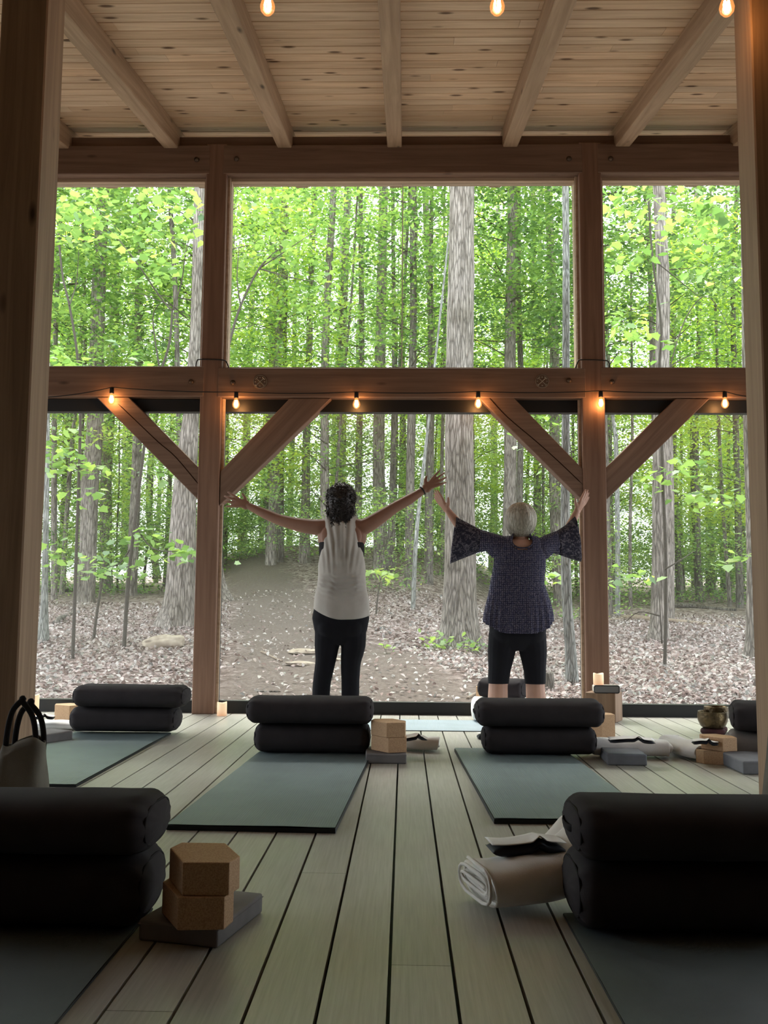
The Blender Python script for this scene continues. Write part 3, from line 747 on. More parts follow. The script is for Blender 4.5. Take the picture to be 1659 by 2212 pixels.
# folded wool blankets
def blanket(pts, r, fold, mt, label, W=0.12, H=0.085, seed=0, flat=True, rz=None, layers=4):
    """wool blanket folded over and over: a flattened spiral of thick cloth swept along pts"""
    P3 = catmull(pts, 8); n = len(P3); o0 = Vector(P3[0]); root = empty('folded_blanket', (o0.x, o0.y, 0), 0, label, 'blanket', 'folded wool blankets')
    turns = 2.2; th = H/(2*turns+1.1)*0.96; K = 64; prof = []
    for k in range(K+1):
        u = k/K; a = u*turns*2*math.pi + 0.4; hz = H/2*(0.20+0.80*u) - th*0.55; hw = W/2*(0.72+0.28*u) - th*0.55
        c, d = math.cos(a), math.sin(a); ex = 0.42
        prof.append((math.copysign(abs(c)**ex, c)*hw, math.copysign(abs(d)**(0.9), d)*hz + H/2))
    bm = bmesh.new(); rows = []
    for i, p in enumerate(P3):
        t = (P3[min(i+1, n-1)]-P3[max(i-1, 0)]); t.z = 0; t.normalize(); s = Vector((t.y, -t.x, 0)); row = []
        for k, (y, z) in enumerate(prof):
            u = k/K
            co = Vector((p.x-o0.x, p.y-o0.y, p.z+z)) + s*y + t*(0.012*math.sin(u*9+seed) + 0.006*noise.noise(Vector((u*8, seed, 0))))*(1 if i in (0, n-1) else 0.3)
            nz = noise.noise(Vector((co.x*8+seed, co.y*8, 0.3)))*0.014
            co.z += nz*min(1, max(0, (z-H*0.25)/H*1.6))
            row.append(bm.verts.new(co))
        rows.append(row)
    for a, b in zip(rows, rows[1:]):
        for j in range(K): bm.faces.new((a[j], a[j+1], b[j+1], b[j]))
    bmesh.ops.recalc_face_normals(bm, faces=bm.faces[:])
    me = from_bm(bm, 'blanket', True); o = link('wool_cloth', me, mt, root)
    sd_ = o.modifiers.new('s', 'SOLIDIFY'); sd_.thickness = th*0.9; sd_.offset = 0; sd_.use_rim = True
    bv = o.modifiers.new('b', 'SUBSURF'); bv.levels = 1; bv.render_levels = 1
    bpy.context.view_layer.update(); dg = bpy.context.evaluated_depsgraph_get(); me2 = bpy.data.meshes.new_from_object(o.evaluated_get(dg)); o.modifiers.clear(); o.data = me2
    for v in me2.vertices:
        if v.co.z < 0.001: v.co.z = 0.001
    # stitched edge seen as a second part
    bm = bmesh.new(); e = rows = None
    hem = [Vector((P3[i].x-o0.x, P3[i].y-o0.y, P3[i].z)) for i in range(n)]
    t0 = (P3[1]-P3[0]).normalized(); s0 = Vector((t0.y, -t0.x, 0))
    tube_bm(bm, [hem[0]+s0*prof[k][0]+Vector((0, 0, prof[k][1])) - t0*0.008 for k in range(0, K+1, 2)], th*0.22, 5)
    link('blanket_hem', from_bm(bm, 'hem', True), mt, root)
    return root
def eye_pillow(c, wd, dp, rz, label, seed=0, th=0.016):
    """white linen cloth folded over a dark satin eye pillow"""
    def sheet(w2, d2, th2, zoff, amp, sd, nm, mt, parent, up=0.0):
        bm = bmesh.new(); nx, ny = 22, 10; g = []; 
        for s in (0, 1):
            rows = []
            for j in range(ny+1):
                row = []
                for i in range(nx+1):
                    u, v = i/nx*2-1, j/ny*2-1
                    ed = 1-max(abs(u)**6, abs(v)**4)
                    z = zoff + amp*0.8*math.sin(u*3.2+sd) + amp*3.4*math.exp(-((u-0.28)/0.13)**2)*(0.6-0.4*v) + (th2*0.5*ed if s else -th2*0.5*ed)
                    row.append(bm.verts.new((u*w2/2, v*d2/2*(1+0.06*math.sin(u*4+sd)), z)))
                rows.append(row)
            for a, b in zip(rows, rows[1:]):
                for i in range(nx): bm.faces.new((a[i], a[i+1], b[i+1], b[i]))
            g.append(rows)
        bmesh.ops.remove_doubles(bm, verts=bm.verts[:], dist=0.0006)
        return link(nm, from_bm(bm, nm, True), mt, parent)
    root = empty('eye_pillow', c, rz, label, 'eye pillow', 'eye pillows lying on the blankets')
    sheet(wd, dp, th, 0.0, 0.005, seed, 'pillow', M['eye_dark'], root)
    o = sheet(wd*1.01, dp*0.98, 0.006, th*0.55+0.004, 0.005, seed, 'linen_cover', M['eye_white'], root); o.location = (0.0, dp*0.06, 0.0); o['label'] = 'white linen upper side'
    return root
# near right blanket (from under the bolster towards the middle of the deck)
blanket([(0.205, 2.735, 0), (0.31, 2.77, 0), (0.40, 2.80, 0.008), (0.48, 2.86, 0.045), (0.56, 2.93, 0.10)], 0, 0, M['wool'], 'cream wool blanket folded beside the near right bolsters, an eye pillow on top', W=0.27, H=0.135, seed=1)
eye_pillow((0.350, 2.79, 0.146), 0.215, 0.10, R(8), 'dark eye pillow with white linen on the near right blanket', 0.4, 0.03)
def rolled(px0, px1, py, mt, label, W=0.19, H=0.075, skew=0.0, seed=2, layers=4, dy=0.1):
    a = fl(px0, py); b = fl(px1, py)
    return blanket([(a.x, a.y+dy, 0), ((a.x+b.x)/2, a.y+dy+skew*0.5, 0), (b.x, a.y+dy+skew, 0)], 0, 0, mt, label, W, H, seed, layers=layers)
rolled(1290, 1452, 1640, M['wool_white'], 'white wool blanket folded right of the middle right bolsters, behind a grey foam block', W=0.2, H=0.105, seed=3, skew=-0.03, dy=0.12)
q = fl(1360, 1620); eye_pillow((at(1362, 1600, 5.2).x, 5.18, 0.128), 0.235, 0.13, R(-6), 'dark eye pillow with white linen on the blanket behind the grey foam block', 1.7)
blanket([(fl(1458, 1622).x, fl(1458, 1622).y+0.02, 0), (fl(1500, 1640).x, fl(1500, 1640).y+0.05, 0), (fl(1545, 1652).x, fl(1545, 1652).y+0.12, 0)], 0, 0, M['wool_white'], 'white wool blanket folded left of the cork stack at the right edge', W=0.2, H=0.095, seed=4, layers=3)
eye_pillow((at(1525, 1608, 5.22).x, 5.24, 0.112), 0.13, 0.09, R(-8), 'dark eye pillow tucked behind the cork stack at the right edge', 2.4)
a = fl(868, 1630); 
blanket([(fl(866, 1618).x, fl(866, 1618).y+0.02, 0), (fl(905, 1622).x, fl(905, 1622).y+0.03, 0), (fl(948, 1628).x, fl(948, 1628).y+0.12, 0)], 0, 0, M['wool'], 'cream wool blanket folded behind the middle cork blocks', W=0.2, H=0.085, seed=5, layers=4)
eye_pillow((at(893, 1598, 5.35).x, 5.36, 0.104), 0.14, 0.12, R(12), 'dark eye pillow with white linen behind the middle cork blocks', 0.9)
rolled(70, 160, 1580, M['wool_white'], 'white wool blanket between the tote bag and the far left bolsters', W=0.2, H=0.065, seed=6, dy=0.12)
q = at(92, 1560, 6.3); eye_pillow((q.x, 6.28, 0.09), 0.16, 0.12, R(14), 'white linen eye pillow behind the handles of the tote bag', 1.1)
q = fl(1042, 1597); eye_pillow((q.x+0.02, q.y+0.02, 0.014), 0.10, 0.08, 0.1, 'small dark eye pillow on the deck left of the middle right bolsters', 0.3, 0.04)

# singing bowls
def bowl(loc, r, h, label, cushion=True):
    root = empty('singing_bowl', loc, 0, label, 'bowl', 'bronze singing bowls by the windows')
    z0 = 0.035 if cushion else 0.0
    prof = [(0, 0.0), (r*0.55, 0.002), (r*0.80, h*0.16), (r*0.97, h*0.48), (r*1.0, h*0.72), (r*0.965, h*0.97), (r*0.975, h), (r*0.93, h), (r*0.925, h*0.9), (r*0.955, h*0.7), (r*0.92, h*0.48), (r*0.75, h*0.2), (r*0.5, 0.01), (0, 0.009)]
    o = link('bowl_body', lathe_me(prof, 48), M['bowl'], root, (0, 0, z0))
    if cushion:
        k = 36; pts = [(r*0.62*math.cos(2*math.pi*i/k), r*0.62*math.sin(2*math.pi*i/k), 0.020) for i in range(k+1)]
        link('ring_cushion', tube_me(pts, [0.0195+0.002*(i % 2) for i in range(k+1)], 10), M['brocade'], root)
    return root
q = fl(1548, 1589); bowl((q.x, q.y+0.07, 0), 0.099, 0.115, 'front bronze singing bowl on a maroon ring cushion')
bowl((at(1547, 1540, 6.62).x, 6.62, 0), 0.082, 0.135, 'bronze singing bowl standing directly behind the front one')
bowl((at(1638, 1540, 6.4).x, 6.4, 0), 0.10, 0.16, 'dark singing bowl with a pale rim behind the black bolster at the right edge')

# wooden block, speaker, candles
p1 = fl(1330, 1562)
ang = R(-27)
ctr = Vector((p1.x, p1.y, 0)) + Vector((-math.cos(ang), -math.sin(ang), 0))*0.112 + Vector((-math.sin(ang), math.cos(ang), 0))*0.10
tag(link('wooden_block', box_me(-0.112, 0.112, -0.10, 0.10, 0, 0.212, 0.004), M['stumpwood'], None, ctr, (0, 0, ang)), 'squared wooden block at the foot of the right wall post', 'block')
sp = empty('speaker', (ctr.x+0.005, ctr.y-0.045, 0.2125), R(-4), 'flat grey speaker box with a black frame on the wooden block', 'speaker')
def rrect(w_, h_, r_, n=6):
    out = []
    for cx, cz, a0 in ((w_-r_, h_-r_, 0), (-w_+r_, h_-r_, 90), (-w_+r_, -h_+r_, 180), (w_-r_, -h_+r_, 270)):
        for i in range(n+1):
            a = R(a0+90*i/n); out.append((cx+r_*math.cos(a), cz+r_*math.sin(a)))
    return out
bm = bmesh.new(); rr_ = rrect(0.090, 0.026, 0.012)
a_ = [bm.verts.new((x, -0.062, z_+0.027)) for x, z_ in rr_]; b_ = [bm.verts.new((x, 0.062, z_+0.027)) for x, z_ in rr_]
bm.faces.new(a_); bm.faces.new(b_[::-1])
for i in range(len(rr_)): bm.faces.new((a_[i], b_[i], b_[(i+1) % len(rr_)], a_[(i+1) % len(rr_)]))
M['pale_shell'] = mat('pale_shell', (0.55, 0.52, 0.46), 0.5)
link('shell', from_bm(bm, 'shell'), M['pale_shell'], sp)
link('front_frame', tube_me([(x, -0.064, z_+0.027) for x, z_ in rr_+rr_[:1]], 0.0042, 6), M['black'], sp)
M['grille'] = mat('grey_grille', (0.13, 0.125, 0.12), 0.8)
bm = bmesh.new(); q_ = [bm.verts.new((x*0.97, -0.0655, z_*0.92+0.027)) for x, z_ in rr_]; q2 = [bm.verts.new((x*0.97, -0.0615, z_*0.92+0.027)) for x, z_ in rr_]
bm.faces.new(q_); bm.faces.new(q2[::-1])
for i in range(len(rr_)): bm.faces.new((q_[i], q2[i], q2[(i+1) % len(rr_)], q_[(i+1) % len(rr_)]))
link('grille', from_bm(bm, 'gr'), M['grille'], sp)
def candle(loc, r, h, label, mt=None, glow=True):
    root = empty('candle', loc, 0, label, 'candle', 'pillar candles by the posts')
    prof = [(0, 0), (r, 0), (r*1.01, h*0.5), (r, h-0.004), (r*0.96, h), (r*0.88, h-0.002), (r*0.72, h-0.012), (0, h-0.014)]
    me = lathe_me(prof, 32)
    for v in me.vertices:
        if v.co.z > h*0.9: v.co.z += 0.005*math.sin(math.atan2(v.co.y, v.co.x)*2+1)
    link('wax_body', me, mt or (M['wax'] if glow else M['wax_plain']), root)
    link('wick', tube_me([(0, 0, h-0.014), (0.001, 0, h-0.002)], 0.0012, 5), M['blackcord'], root)
    return root
candle((at(1293, 1490, ctr.y-0.04).x, ctr.y-0.04, 0.2685), 0.038, 0.082, 'glowing cream candle on the speaker at the right wall post')
q = fl(477, 1547); candle((q.x, q.y+0.04, 0), 0.037, 0.10, 'cream candle on the deck at the foot of the left wall post')
candle((at(69, 1530, 7.2).x, 7.2, 0), 0.05, 0.155, 'tall cream candle half hidden behind the left near post')
candle((at(1617, 1740, 3.3).x, 3.3, 0), 0.040, 0.118, 'cream candle top showing above the near right bolster', glow=False)

# tote bag leaning against the near left post
def tote():
    root = empty('tote_bag', (-1.372, 3.36, 0), R(4), 'grey canvas tote bag with black handles leaning against the left near post', 'bag')
    bm = bmesh.new(); nz, nt = 26, 44; rows = []; H = 0.345
    for i in range(nz+1):
        t = i/nz; z = t*H; w2 = 0.125 - 0.050*t**1.2; d2 = 0.115*(1-t)**0.6 + 0.034
        row = []
        for j in range(nt):
            a = 2*math.pi*j/nt; c, s = math.cos(a), math.sin(a)
            x = math.copysign(abs(c)**0.75, c)*w2; y = math.copysign(abs(s)**0.75, s)*d2
            f = 0.010*math.sin(x*40+t*5)*(0.4+t) + 0.012*noise.noise(Vector((x*9, y*9, z*7)))
            y += f*(1 if s > 0 else -1)*0.8; x += 0.02*noise.noise(Vector((x*3, y*8, z*6+4)))
            zz = z + (0.016*math.sin(c*3.0+0.5) if t > 0.9 else 0)
            row.append(bm.verts.new((x + 0.03*t, y + 0.045*t, max(0.001, zz))))
        rows.append(row)
    for a, b in zip(rows, rows[1:]):
        for j in range(nt): bm.faces.new((a[j], a[(j+1) % nt], b[(j+1) % nt], b[j]))
    bm.faces.new(rows[0][::-1])
    # inner lining
    inner = [[bm.verts.new((v.co.x*0.97+0.001, (v.co.y-0.045)*0.85+0.045, v.co.z - 0.002 - 0.06*k)) for v in rows[-1]] for k in range(3)]
    inner = [rows[-1]] + inner
    for a, b in zip(inner, inner[1:]):
        for j in range(nt): bm.faces.new((a[j], a[(j+1) % nt], b[(j+1) % nt], b[j]))
    bm.faces.new(inner[-1])
    link('bag_body', from_bm(bm, 'bag', True), M['canvas'], root)
    for y, nm in ((-0.028+0.045, 'handle'), (0.030+0.045, 'handle')):
        x0, x1 = (-0.020, 0.066) if y < 0.03 else (-0.008, 0.076); hh = 0.145 if y < 0.03 else 0.130
        pts = [(x0, y, H-0.10), (x0-0.005, y, H), (x0+0.010, y+0.004, H+hh*0.7), (x0+0.045, y+0.008, H+hh), (x1-0.045, y+0.008, H+hh*0.97), (x1-0.005, y+0.004, H+hh*0.6), (x1+0.012, y, H), (x1+0.008, y, H-0.10)]
        link(nm, tube_me(catmull(pts, 6), 0.0105, 8, 0.35), M['canvas_dark'], root)
    # side gusset flap spreading to the right at the bottom
    bm = bmesh.new(); k = 14; rows = []
    for i in range(k+1):
        t = i/k; row = []
        for j in range(9):
            v = j/8; row.append(bm.verts.new((0.105+ (0.075*(1-t)**1.2)*v + 0.0, -0.02 + 0.07*(1-t)*(v-0.5)*0.4 + 0.03*t, 0.001+t*0.22)))
        rows.append(row)
    for a, b in zip(rows, rows[1:]):
        for j in range(8): bm.faces.new((a[j], a[j+1], b[j+1], b[j]))
    bmesh.ops.solidify(bm, geom=bm.faces[:], thickness=0.012)
    link('gusset', from_bm(bm, 'gusset', True), M['canvas'], root)
tote()
# grey jacket hanging at the back of the right near post
bm = bmesh.new(); rows = []
for i in range(21):
    t = i/20; z = 0.02+t*0.56; row = []
    for j in range(20):
        a = 2*math.pi*j/20; w2 = 0.10-0.055*t**1.5; d2 = 0.07-0.03*t
        row.append(bm.verts.new((math.cos(a)*w2*(1+0.12*math.sin(a*5+t*3)), math.sin(a)*d2*(1+0.1*math.cos(a*4)), z)))
    rows.append(row)
for a, b in zip(rows, rows[1:]):
    for j in range(20): bm.faces.new((a[j], a[(j+1) % 20], b[(j+1) % 20], b[j]))
bm.faces.new(rows[0][::-1]); bm.faces.new(rows[-1])
bag2 = link('cloth_bag', from_bm(bm, 'cb', True), M['canvas'], None, (1.395, 3.53, 0)); tag(bag2, 'grey canvas bag standing slumped against the right near post', 'bag')
link('drawstring', tube_me([(0.055*math.cos(a/3), 0.045*math.sin(a/3), 0.53) for a in range(20)], 0.005, 6), M['canvas_dark'], bag2)
# ================================================================== PEOPLE
def skin_mat(name, c):
    mt = mat(name, c, 0.55, 0.35); v = coords(mt); n = noise_n(mt, v, 12, 4)
    r_ = ramp(mt, n, [(0.3, tuple(x*0.88 for x in c)), (0.7, c)]); L(mt, r_.outputs[0], P_(mt).inputs['Base Color'])
    P_(mt).inputs['Subsurface Weight'].default_value = 0.12; P_(mt).inputs['Subsurface Radius'].default_value = (0.02, 0.008, 0.004); return mt
M['skin_a'] = skin_mat('warm_skin', (0.30, 0.16, 0.11)); M['skin_b'] = skin_mat('light_skin', (0.50, 0.30, 0.225))
M['leggings'] = fabric('black_leggings', (0.012, 0.012, 0.016), 0.85)
M['bra'] = fabric('black_sports_bra', (0.02, 0.018, 0.02), 0.8)
def tank_mat():
    mt = fabric('heather_grey_jersey', (0.50, 0.48, 0.44), 0.95, 500, 0.2, (0.43, 0.41, 0.375)); return mt
M['tank'] = tank_mat()
def blouse_mat():
    mt = mat('navy_print', (0.02, 0.025, 0.07), 0.9, 0.15); v0 = coords(mt)
    sx = N(mt, 'ShaderNodeSeparateXYZ'); cx = N(mt, 'ShaderNodeCombineXYZ'); L(mt, v0, sx.inputs[0])
    L(mt, sx.outputs[0], cx.inputs[0]); L(mt, sx.outputs[2], cx.inputs[1]); v = cx.outputs[0]
    br = N(mt, 'ShaderNodeTexVoronoi', voronoi_dimensions='2D'); br.inputs['Scale'].default_value = 78; br.inputs['Randomness'].default_value = 0.25; L(mt, v, br.inputs['Vector'])
    r_ = ramp(mt, br.outputs['Distance'], [(0.16, (0.21, 0.20, 0.25)), (0.32, (0.085, 0.075, 0.105)), (0.46, (0.038, 0.038, 0.062))])
    n = noise_n(mt, v, 45, 3); r2 = ramp(mt, n, [(0.4, (0.45, 0.5, 0.7)), (0.62, (1, 1, 1))])
    c = mixc(mt, 0.8, r_.outputs[0], r2.outputs[0], 'MULTIPLY'); L(mt, c, P_(mt).inputs['Base Color']); return mt
M['blouse'] = blouse_mat()
def paisley_mat():
    mt = mat('navy_paisley', (0.02, 0.025, 0.07), 0.9, 0.15); v = coords(mt)
    n = noise_n(mt, v, 38, 4, 0.6, 1.5); r_ = ramp(mt, n, [(0.50, (0.028, 0.028, 0.045)), (0.60, (0.17, 0.16, 0.19)), (0.66, (0.045, 0.04, 0.06))])
    L(mt, r_.outputs[0], P_(mt).inputs['Base Color']); return mt
M['paisley'] = paisley_mat()
def hair_mat(name, a, b, rough=0.5, sc_=(60, 60, 6)):
    mt = mat(name, b, rough, 0.4); v = coords(mt, sc_); n = noise_n(mt, v, 2.2, 4)
    r_ = ramp(mt, n, [(0.35, a), (0.65, b)]); L(mt, r_.outputs[0], P_(mt).inputs['Base Color']); bump(mt, n, 0.6, 0.006); return mt
M['hair_dark'] = hair_mat('dark_hair', (0.008, 0.006, 0.006), (0.035, 0.028, 0.026), 0.42)
M['hair_silver'] = hair_mat('silver_hair', (0.30, 0.285, 0.23), (0.62, 0.60, 0.52), 0.5)
M['eye'] = mat('eyeball', (0.75, 0.72, 0.68), 0.2)

def sphere_bm(bm, c, r, sc3=(1, 1, 1), seg=16, rot=None):
    mm = Matrix.Translation(c) @ (rot.to_matrix().to_4x4() if rot else Matrix.Identity(4)) @ Matrix.Diagonal((r*sc3[0], r*sc3[1], r*sc3[2], 1))
    bmesh.ops.create_icosphere(bm, subdivisions=3, radius=1, matrix=mm)
def chain(bm, pts, rad, flat=1.0, k=5):
    """capsule chain with smooth taper"""
    P3 = catmull(pts, k); n = len(P3); m_ = len(pts)
    rr = [rad[min(int(i/k), m_-1)] + ((rad[min(int(i/k)+1, m_-1)]-rad[min(int(i/k), m_-1)])*((i % k)/k)) for i in range(n)]
    rings = tube_bm(bm, P3, rr, 16, True, flat)
    sphere_bm(bm, P3[0], rr[0]*0.98); sphere_bm(bm, P3[-1], rr[-1]*0.98)
def loft(bm, rings, n=32, ex=2.3):
    """rings: (cx, cy, z, halfwidth, halfdepth)"""
    rows = []
    for cx, cy_, z, a, b in rings:
        row = []
        for j in range(n):
            t = 2*math.pi*j/n; c, s = math.cos(t), math.sin(t)
            row.append(bm.verts.new((cx+math.copysign(abs(c)**(2/ex), c)*a, cy_+math.copysign(abs(s)**(2/ex), s)*b, z)))
        rows.append(row)
    for a, b in zip(rows, rows[1:]):
        for j in range(n): bm.faces.new((a[j], a[(j+1) % n], b[(j+1) % n], b[j]))
    bm.faces.new(rows[0][::-1]); bm.faces.new(rows[-1])
def remesh(bm, voxel=0.006, it=4, name='body'):
    me = bpy.data.meshes.new('tmp'); bmesh.ops.recalc_face_normals(bm, faces=bm.faces[:]); bm.to_mesh(me); bm.free()
    o = bpy.data.objects.new('tmp', me); COL.objects.link(o)
    r_ = o.modifiers.new('r', 'REMESH'); r_.mode = 'VOXEL'; r_.voxel_size = voxel; r_.adaptivity = 0
    if it:
        s = o.modifiers.new('s', 'SMOOTH'); s.iterations = it; s.factor = 0.5
    bpy.context.view_layer.update(); dg = bpy.context.evaluated_depsgraph_get()
    me2 = bpy.data.meshes.new_from_object(o.evaluated_get(dg)); bpy.data.objects.remove(o); bpy.data.meshes.remove(me)
    me2.polygons.foreach_set('use_smooth', [True]*len(me2.polygons)); me2.name = name; return me2
def hand(bm, wrist, tip, normal, thumb_side, spread=0.25, curl=0.12, size=0.18, fold=None):
    """wrist->tip axis; normal = back of the hand; thumb_side = direction in which the thumb leaves"""
    W = Vector(wrist); ax = (Vector(tip)-W).normalized(); nr = Vector(normal); nr = (nr - ax*nr.dot(ax)).normalized()
    sd_ = Vector(thumb_side); sd_ = (sd_ - ax*sd_.dot(ax) - nr*sd_.dot(nr)).normalized()
    pl = size*0.50
    kn = []
    for i in range(4):
        off = (1.5-i)*0.0205*size/0.18
        k = W + ax*(pl*(1.0, 1.03, 0.99, 0.92)[i]) + sd_*off
        kn.append(k)
        chain(bm, [W + sd_*off*0.6 + ax*0.006, W.lerp(k, 0.5)+nr*0.002, k], [0.0145, 0.0135, 0.0105], k=3)
    sphere_bm(bm, W+ax*pl*0.5, 0.03, (1, 1, 1)) if False else None
    chain(bm, [W+ax*pl*0.30, W+ax*pl*0.85], [0.016, 0.0145], k=2)
    lens = [0.40, 0.45, 0.42, 0.33]
    for i in range(4):
        a = (1.5-i)*spread/1.5*0.5
        d = (ax*math.cos(a) + sd_*math.sin(a)).normalized()
        ln = size*lens[i]*1.05; p = kn[i]; pts = [p]
        cu = curl*(1+0.3*i)
        for s, fr in enumerate((0.45, 0.30, 0.25)):
            ang = cu*(s+0.6); dd = (d*math.cos(ang) - nr*math.sin(ang)); p = p + dd*ln*fr; pts.append(p)
        chain(bm, pts, [0.0098, 0.0088, 0.0080, 0.0066], k=3)
    b0 = W + ax*size*0.10 + sd_*0.020; td = (ax*0.62 + sd_*0.85 - nr*0.25).normalized()
    chain(bm, [b0 - sd_*0.012, b0 + td*size*0.16, b0 + td*size*0.27 + ax*0.004, b0 + td*size*0.35 + ax*0.012], [0.0165, 0.0135, 0.0100, 0.0078], k=3)
def head(bm, c, h=0.225, tilt=0.0):
    """skull and face turned to +Y (away from the viewer), c = centre"""
    c = Vector(c); rot = Matrix.Rotation(tilt, 3, 'X')
    def q(x, y, z): return c + rot @ Vector((x, y, z))
    s = h/0.225
    sphere_bm(bm, q(0, -0.012, 0.028), 0.084*s, (0.90, 1.12, 1.0))
    sphere_bm(bm, q(0, 0.026, -0.035), 0.066*s, (0.90, 1.0, 1.15))
    sphere_bm(bm, q(0, 0.050, -0.085), 0.026*s, (1.1, 0.9, 0.8))       # chin
    chain(bm, [q(0, 0.082, 0.012), q(0, 0.101, -0.018), q(0, 0.108, -0.031)], [0.008*s, 0.011*s, 0.013*s], k=3)   # nose
    for sx in (-1, 1):
        sphere_bm(bm, q(sx*0.012, 0.096, -0.034), 0.008*s)
        sphere_bm(bm, q(sx*0.040, 0.062, -0.030), 0.024*s)               # cheek
        chain(bm, [q(sx*0.014, 0.088, 0.018), q(sx*0.040, 0.078, 0.020)], [0.009*s, 0.008*s], k=2)  # brow
        chain(bm, [q(sx*0.078, -0.004, 0.022), q(sx*0.088, -0.012, 0.008), q(sx*0.086, -0.010, -0.012), q(sx*0.078, -0.002, -0.024)], [0.007, 0.009, 0.008, 0.006], k=3)  # ear
    chain(bm, [q(-0.022, 0.086, -0.058), q(0, 0.094, -0.056), q(0.022, 0.086, -0.058)], [0.005, 0.008, 0.005], k=3)
    chain(bm, [q(-0.020, 0.084, -0.067), q(0, 0.091, -0.068), q(0.020, 0.084, -0.067)], [0.005, 0.008, 0.005], k=3)
    return q
def cut_below(me, planes):
    """delete everything on the negative side of each plane (co, no)"""
    bm = bmesh.new(); bm.from_mesh(me)
    for co, no in planes:
        bmesh.ops.bisect_plane(bm, geom=bm.verts[:]+bm.edges[:]+bm.faces[:], plane_co=co, plane_no=no, clear_inner=True)
    bm.to_mesh(me); bm.free(); return me
def people_root(loc, label):
    root = empty('person', loc, 0, label, 'person'); return root
def put(me, name, mt, root, parent=None):
    """mesh given in world coordinates, child of root"""
    o = link(name, me, mt, parent or root); off = -Vector(root.location)
    me.transform(Matrix.Translation(off)); return o

# ---- woman in the grey tank top
YA = fl(740, 1582).y
def wa(px, py, dy=0.0): return at(px, py, YA) + Vector((0, dy, 0))
def ring(wf, cxp, py, hwp, depth, dy=0.0, scale=None):
    c = wf(cxp, py, dy); e = wf(cxp+hwp, py, dy); return (c.x, c.y, c.z, e.x-c.x, depth)
def legs(bm, wf, Lg, Rg, inflate=0.0, feet=True, scale=1.0):
    for pts in (Lg, Rg):
        chain(bm, [wf(x, y, dy) for x, y, r_, dy in pts], [r_+inflate for x, y, r_, dy in pts], k=4)
LgA = [(709, 1352, 0.086, 0.0), (706, 1395, 0.078, 0.0), (703, 1430, 0.063, -0.005), (696, 1470, 0.056, -0.005), (694, 1500, 0.055, -0.012), (694, 1530, 0.044, -0.008), (695, 1562, 0.036, 0.0)]
RgA = [(763, 1352, 0.086, 0.0), (763, 1395, 0.078, 0.0), (758, 1430, 0.063, -0.005), (757, 1470, 0.056, -0.005), (757, 1500, 0.055, -0.012), (755, 1530, 0.044, -0.008), (753, 1562, 0.036, 0.0)]
def foot(bm, wf, px, py, s=1.0, out=0.05):
    a = wf(px, py, 0); z0 = 0.006
    chain(bm, [Vector((a.x, a.y-0.02, z0+0.033)), Vector((a.x+out*0.4, a.y+0.06, z0+0.036)), Vector((a.x+out, a.y+0.15, z0+0.020))], [0.034, 0.034, 0.022], k=4)
    for i in range(5):
        dx = out + (i-2)*0.016*(1)
        chain(bm, [Vector((a.x+dx, a.y+0.15, z0+0.014)), Vector((a.x+dx*1.05, a.y+0.188-abs(i-1.5)*0.006, z0+0.011))], [0.010, 0.009], k=2)
bm = bmesh.new()
torso = [ring(wa, 736, 1392, 24, 0.06), ring(wa, 736, 1362, 55, 0.105), ring(wa, 736, 1335, 60, 0.118, -0.004), ring(wa, 736, 1305, 54, 0.108), ring(wa, 736, 1275, 46, 0.095, 0.006), ring(wa, 737, 1245, 43, 0.09, 0.01),
         ring(wa, 738, 1210, 45, 0.098, 0.01), ring(wa, 738, 1180, 47, 0.102, 0.006), ring(wa, 738, 1155, 48, 0.095, 0.0), ring(wa, 738, 1135, 42, 0.075, 0.0), ring(wa, 738, 1122, 26, 0.055, 0.004)]
loft(bm, torso[::-1][::-1])
chain(bm, [wa(738, 1135, 0.0), wa(738, 1112, 0.01), wa(738, 1090, 0.02)], [0.058, 0.052, 0.055])
qa = head(bm, wa(738, 1086, 0.02), tilt=R(14))
Larm = [(712, 1136, 0.052, 0), (690, 1139, 0.056, 0), (650, 1134, 0.048, 0.02), (604, 1122, 0.038, 0.05), (570, 1108, 0.034, 0.07), (533, 1090, 0.0235, 0.09)]
Rarm = [(766, 1136, 0.052, 0), (786, 1138, 0.056, 0), (818, 1119, 0.048, 0.01), (853, 1095, 0.038, 0.03), (884, 1077, 0.035, 0.05), (917, 1055, 0.0235, 0.07)]
for A_ in (Larm, Rarm): chain(bm, [wa(x, y, dy) for x, y, r_, dy in A_], [r_ for x, y, r_, dy in A_], k=5)
for s, ux, uy in ((-1, 700, 1160), (1, 778, 1160)):   # armpit and shoulder-blade fullness
    sphere_bm(bm, wa(ux, uy, 0.0), 0.055, (0.8, 0.9, 1.3)); sphere_bm(bm, wa(738+s*26, 1160, -0.055), 0.05, (1.1, 0.5, 1.3))
hand(bm, wa(530, 1089, 0.09), wa(476, 1072, 0.10), (0.1, -1, 0.15), wa(512, 1040)-wa(520, 1080), spread=0.55, curl=0.10, size=0.185)
hand(bm, wa(919, 1054, 0.07), wa(972, 1014, 0.09), (0, -1, 0.2), wa(930, 1010)-wa(934, 1040), spread=0.45, curl=0.10, size=0.185)
legs(bm, wa, LgA, RgA); foot(bm, wa, 695, 1562, out=-0.03); foot(bm, wa, 753, 1562, out=0.03)
rootA = people_root((wa(724, 1580).x, YA, 0.006), 'person from behind in pale grey tank top and black leggings, arms spread wide')
put(remesh(bm, 0.0045, 5, 'body'), 'body', M['skin_a'], rootA)
for sx in (-1, 1):
    e = lathe_me([(0, -0.011), (0.008, -0.008), (0.011, 0), (0.008, 0.008), (0, 0.011)], 12); e.transform(Matrix.Translation(qa(sx*0.030, 0.078, 0.002))); put(e, 'eye', M['eye'], rootA)
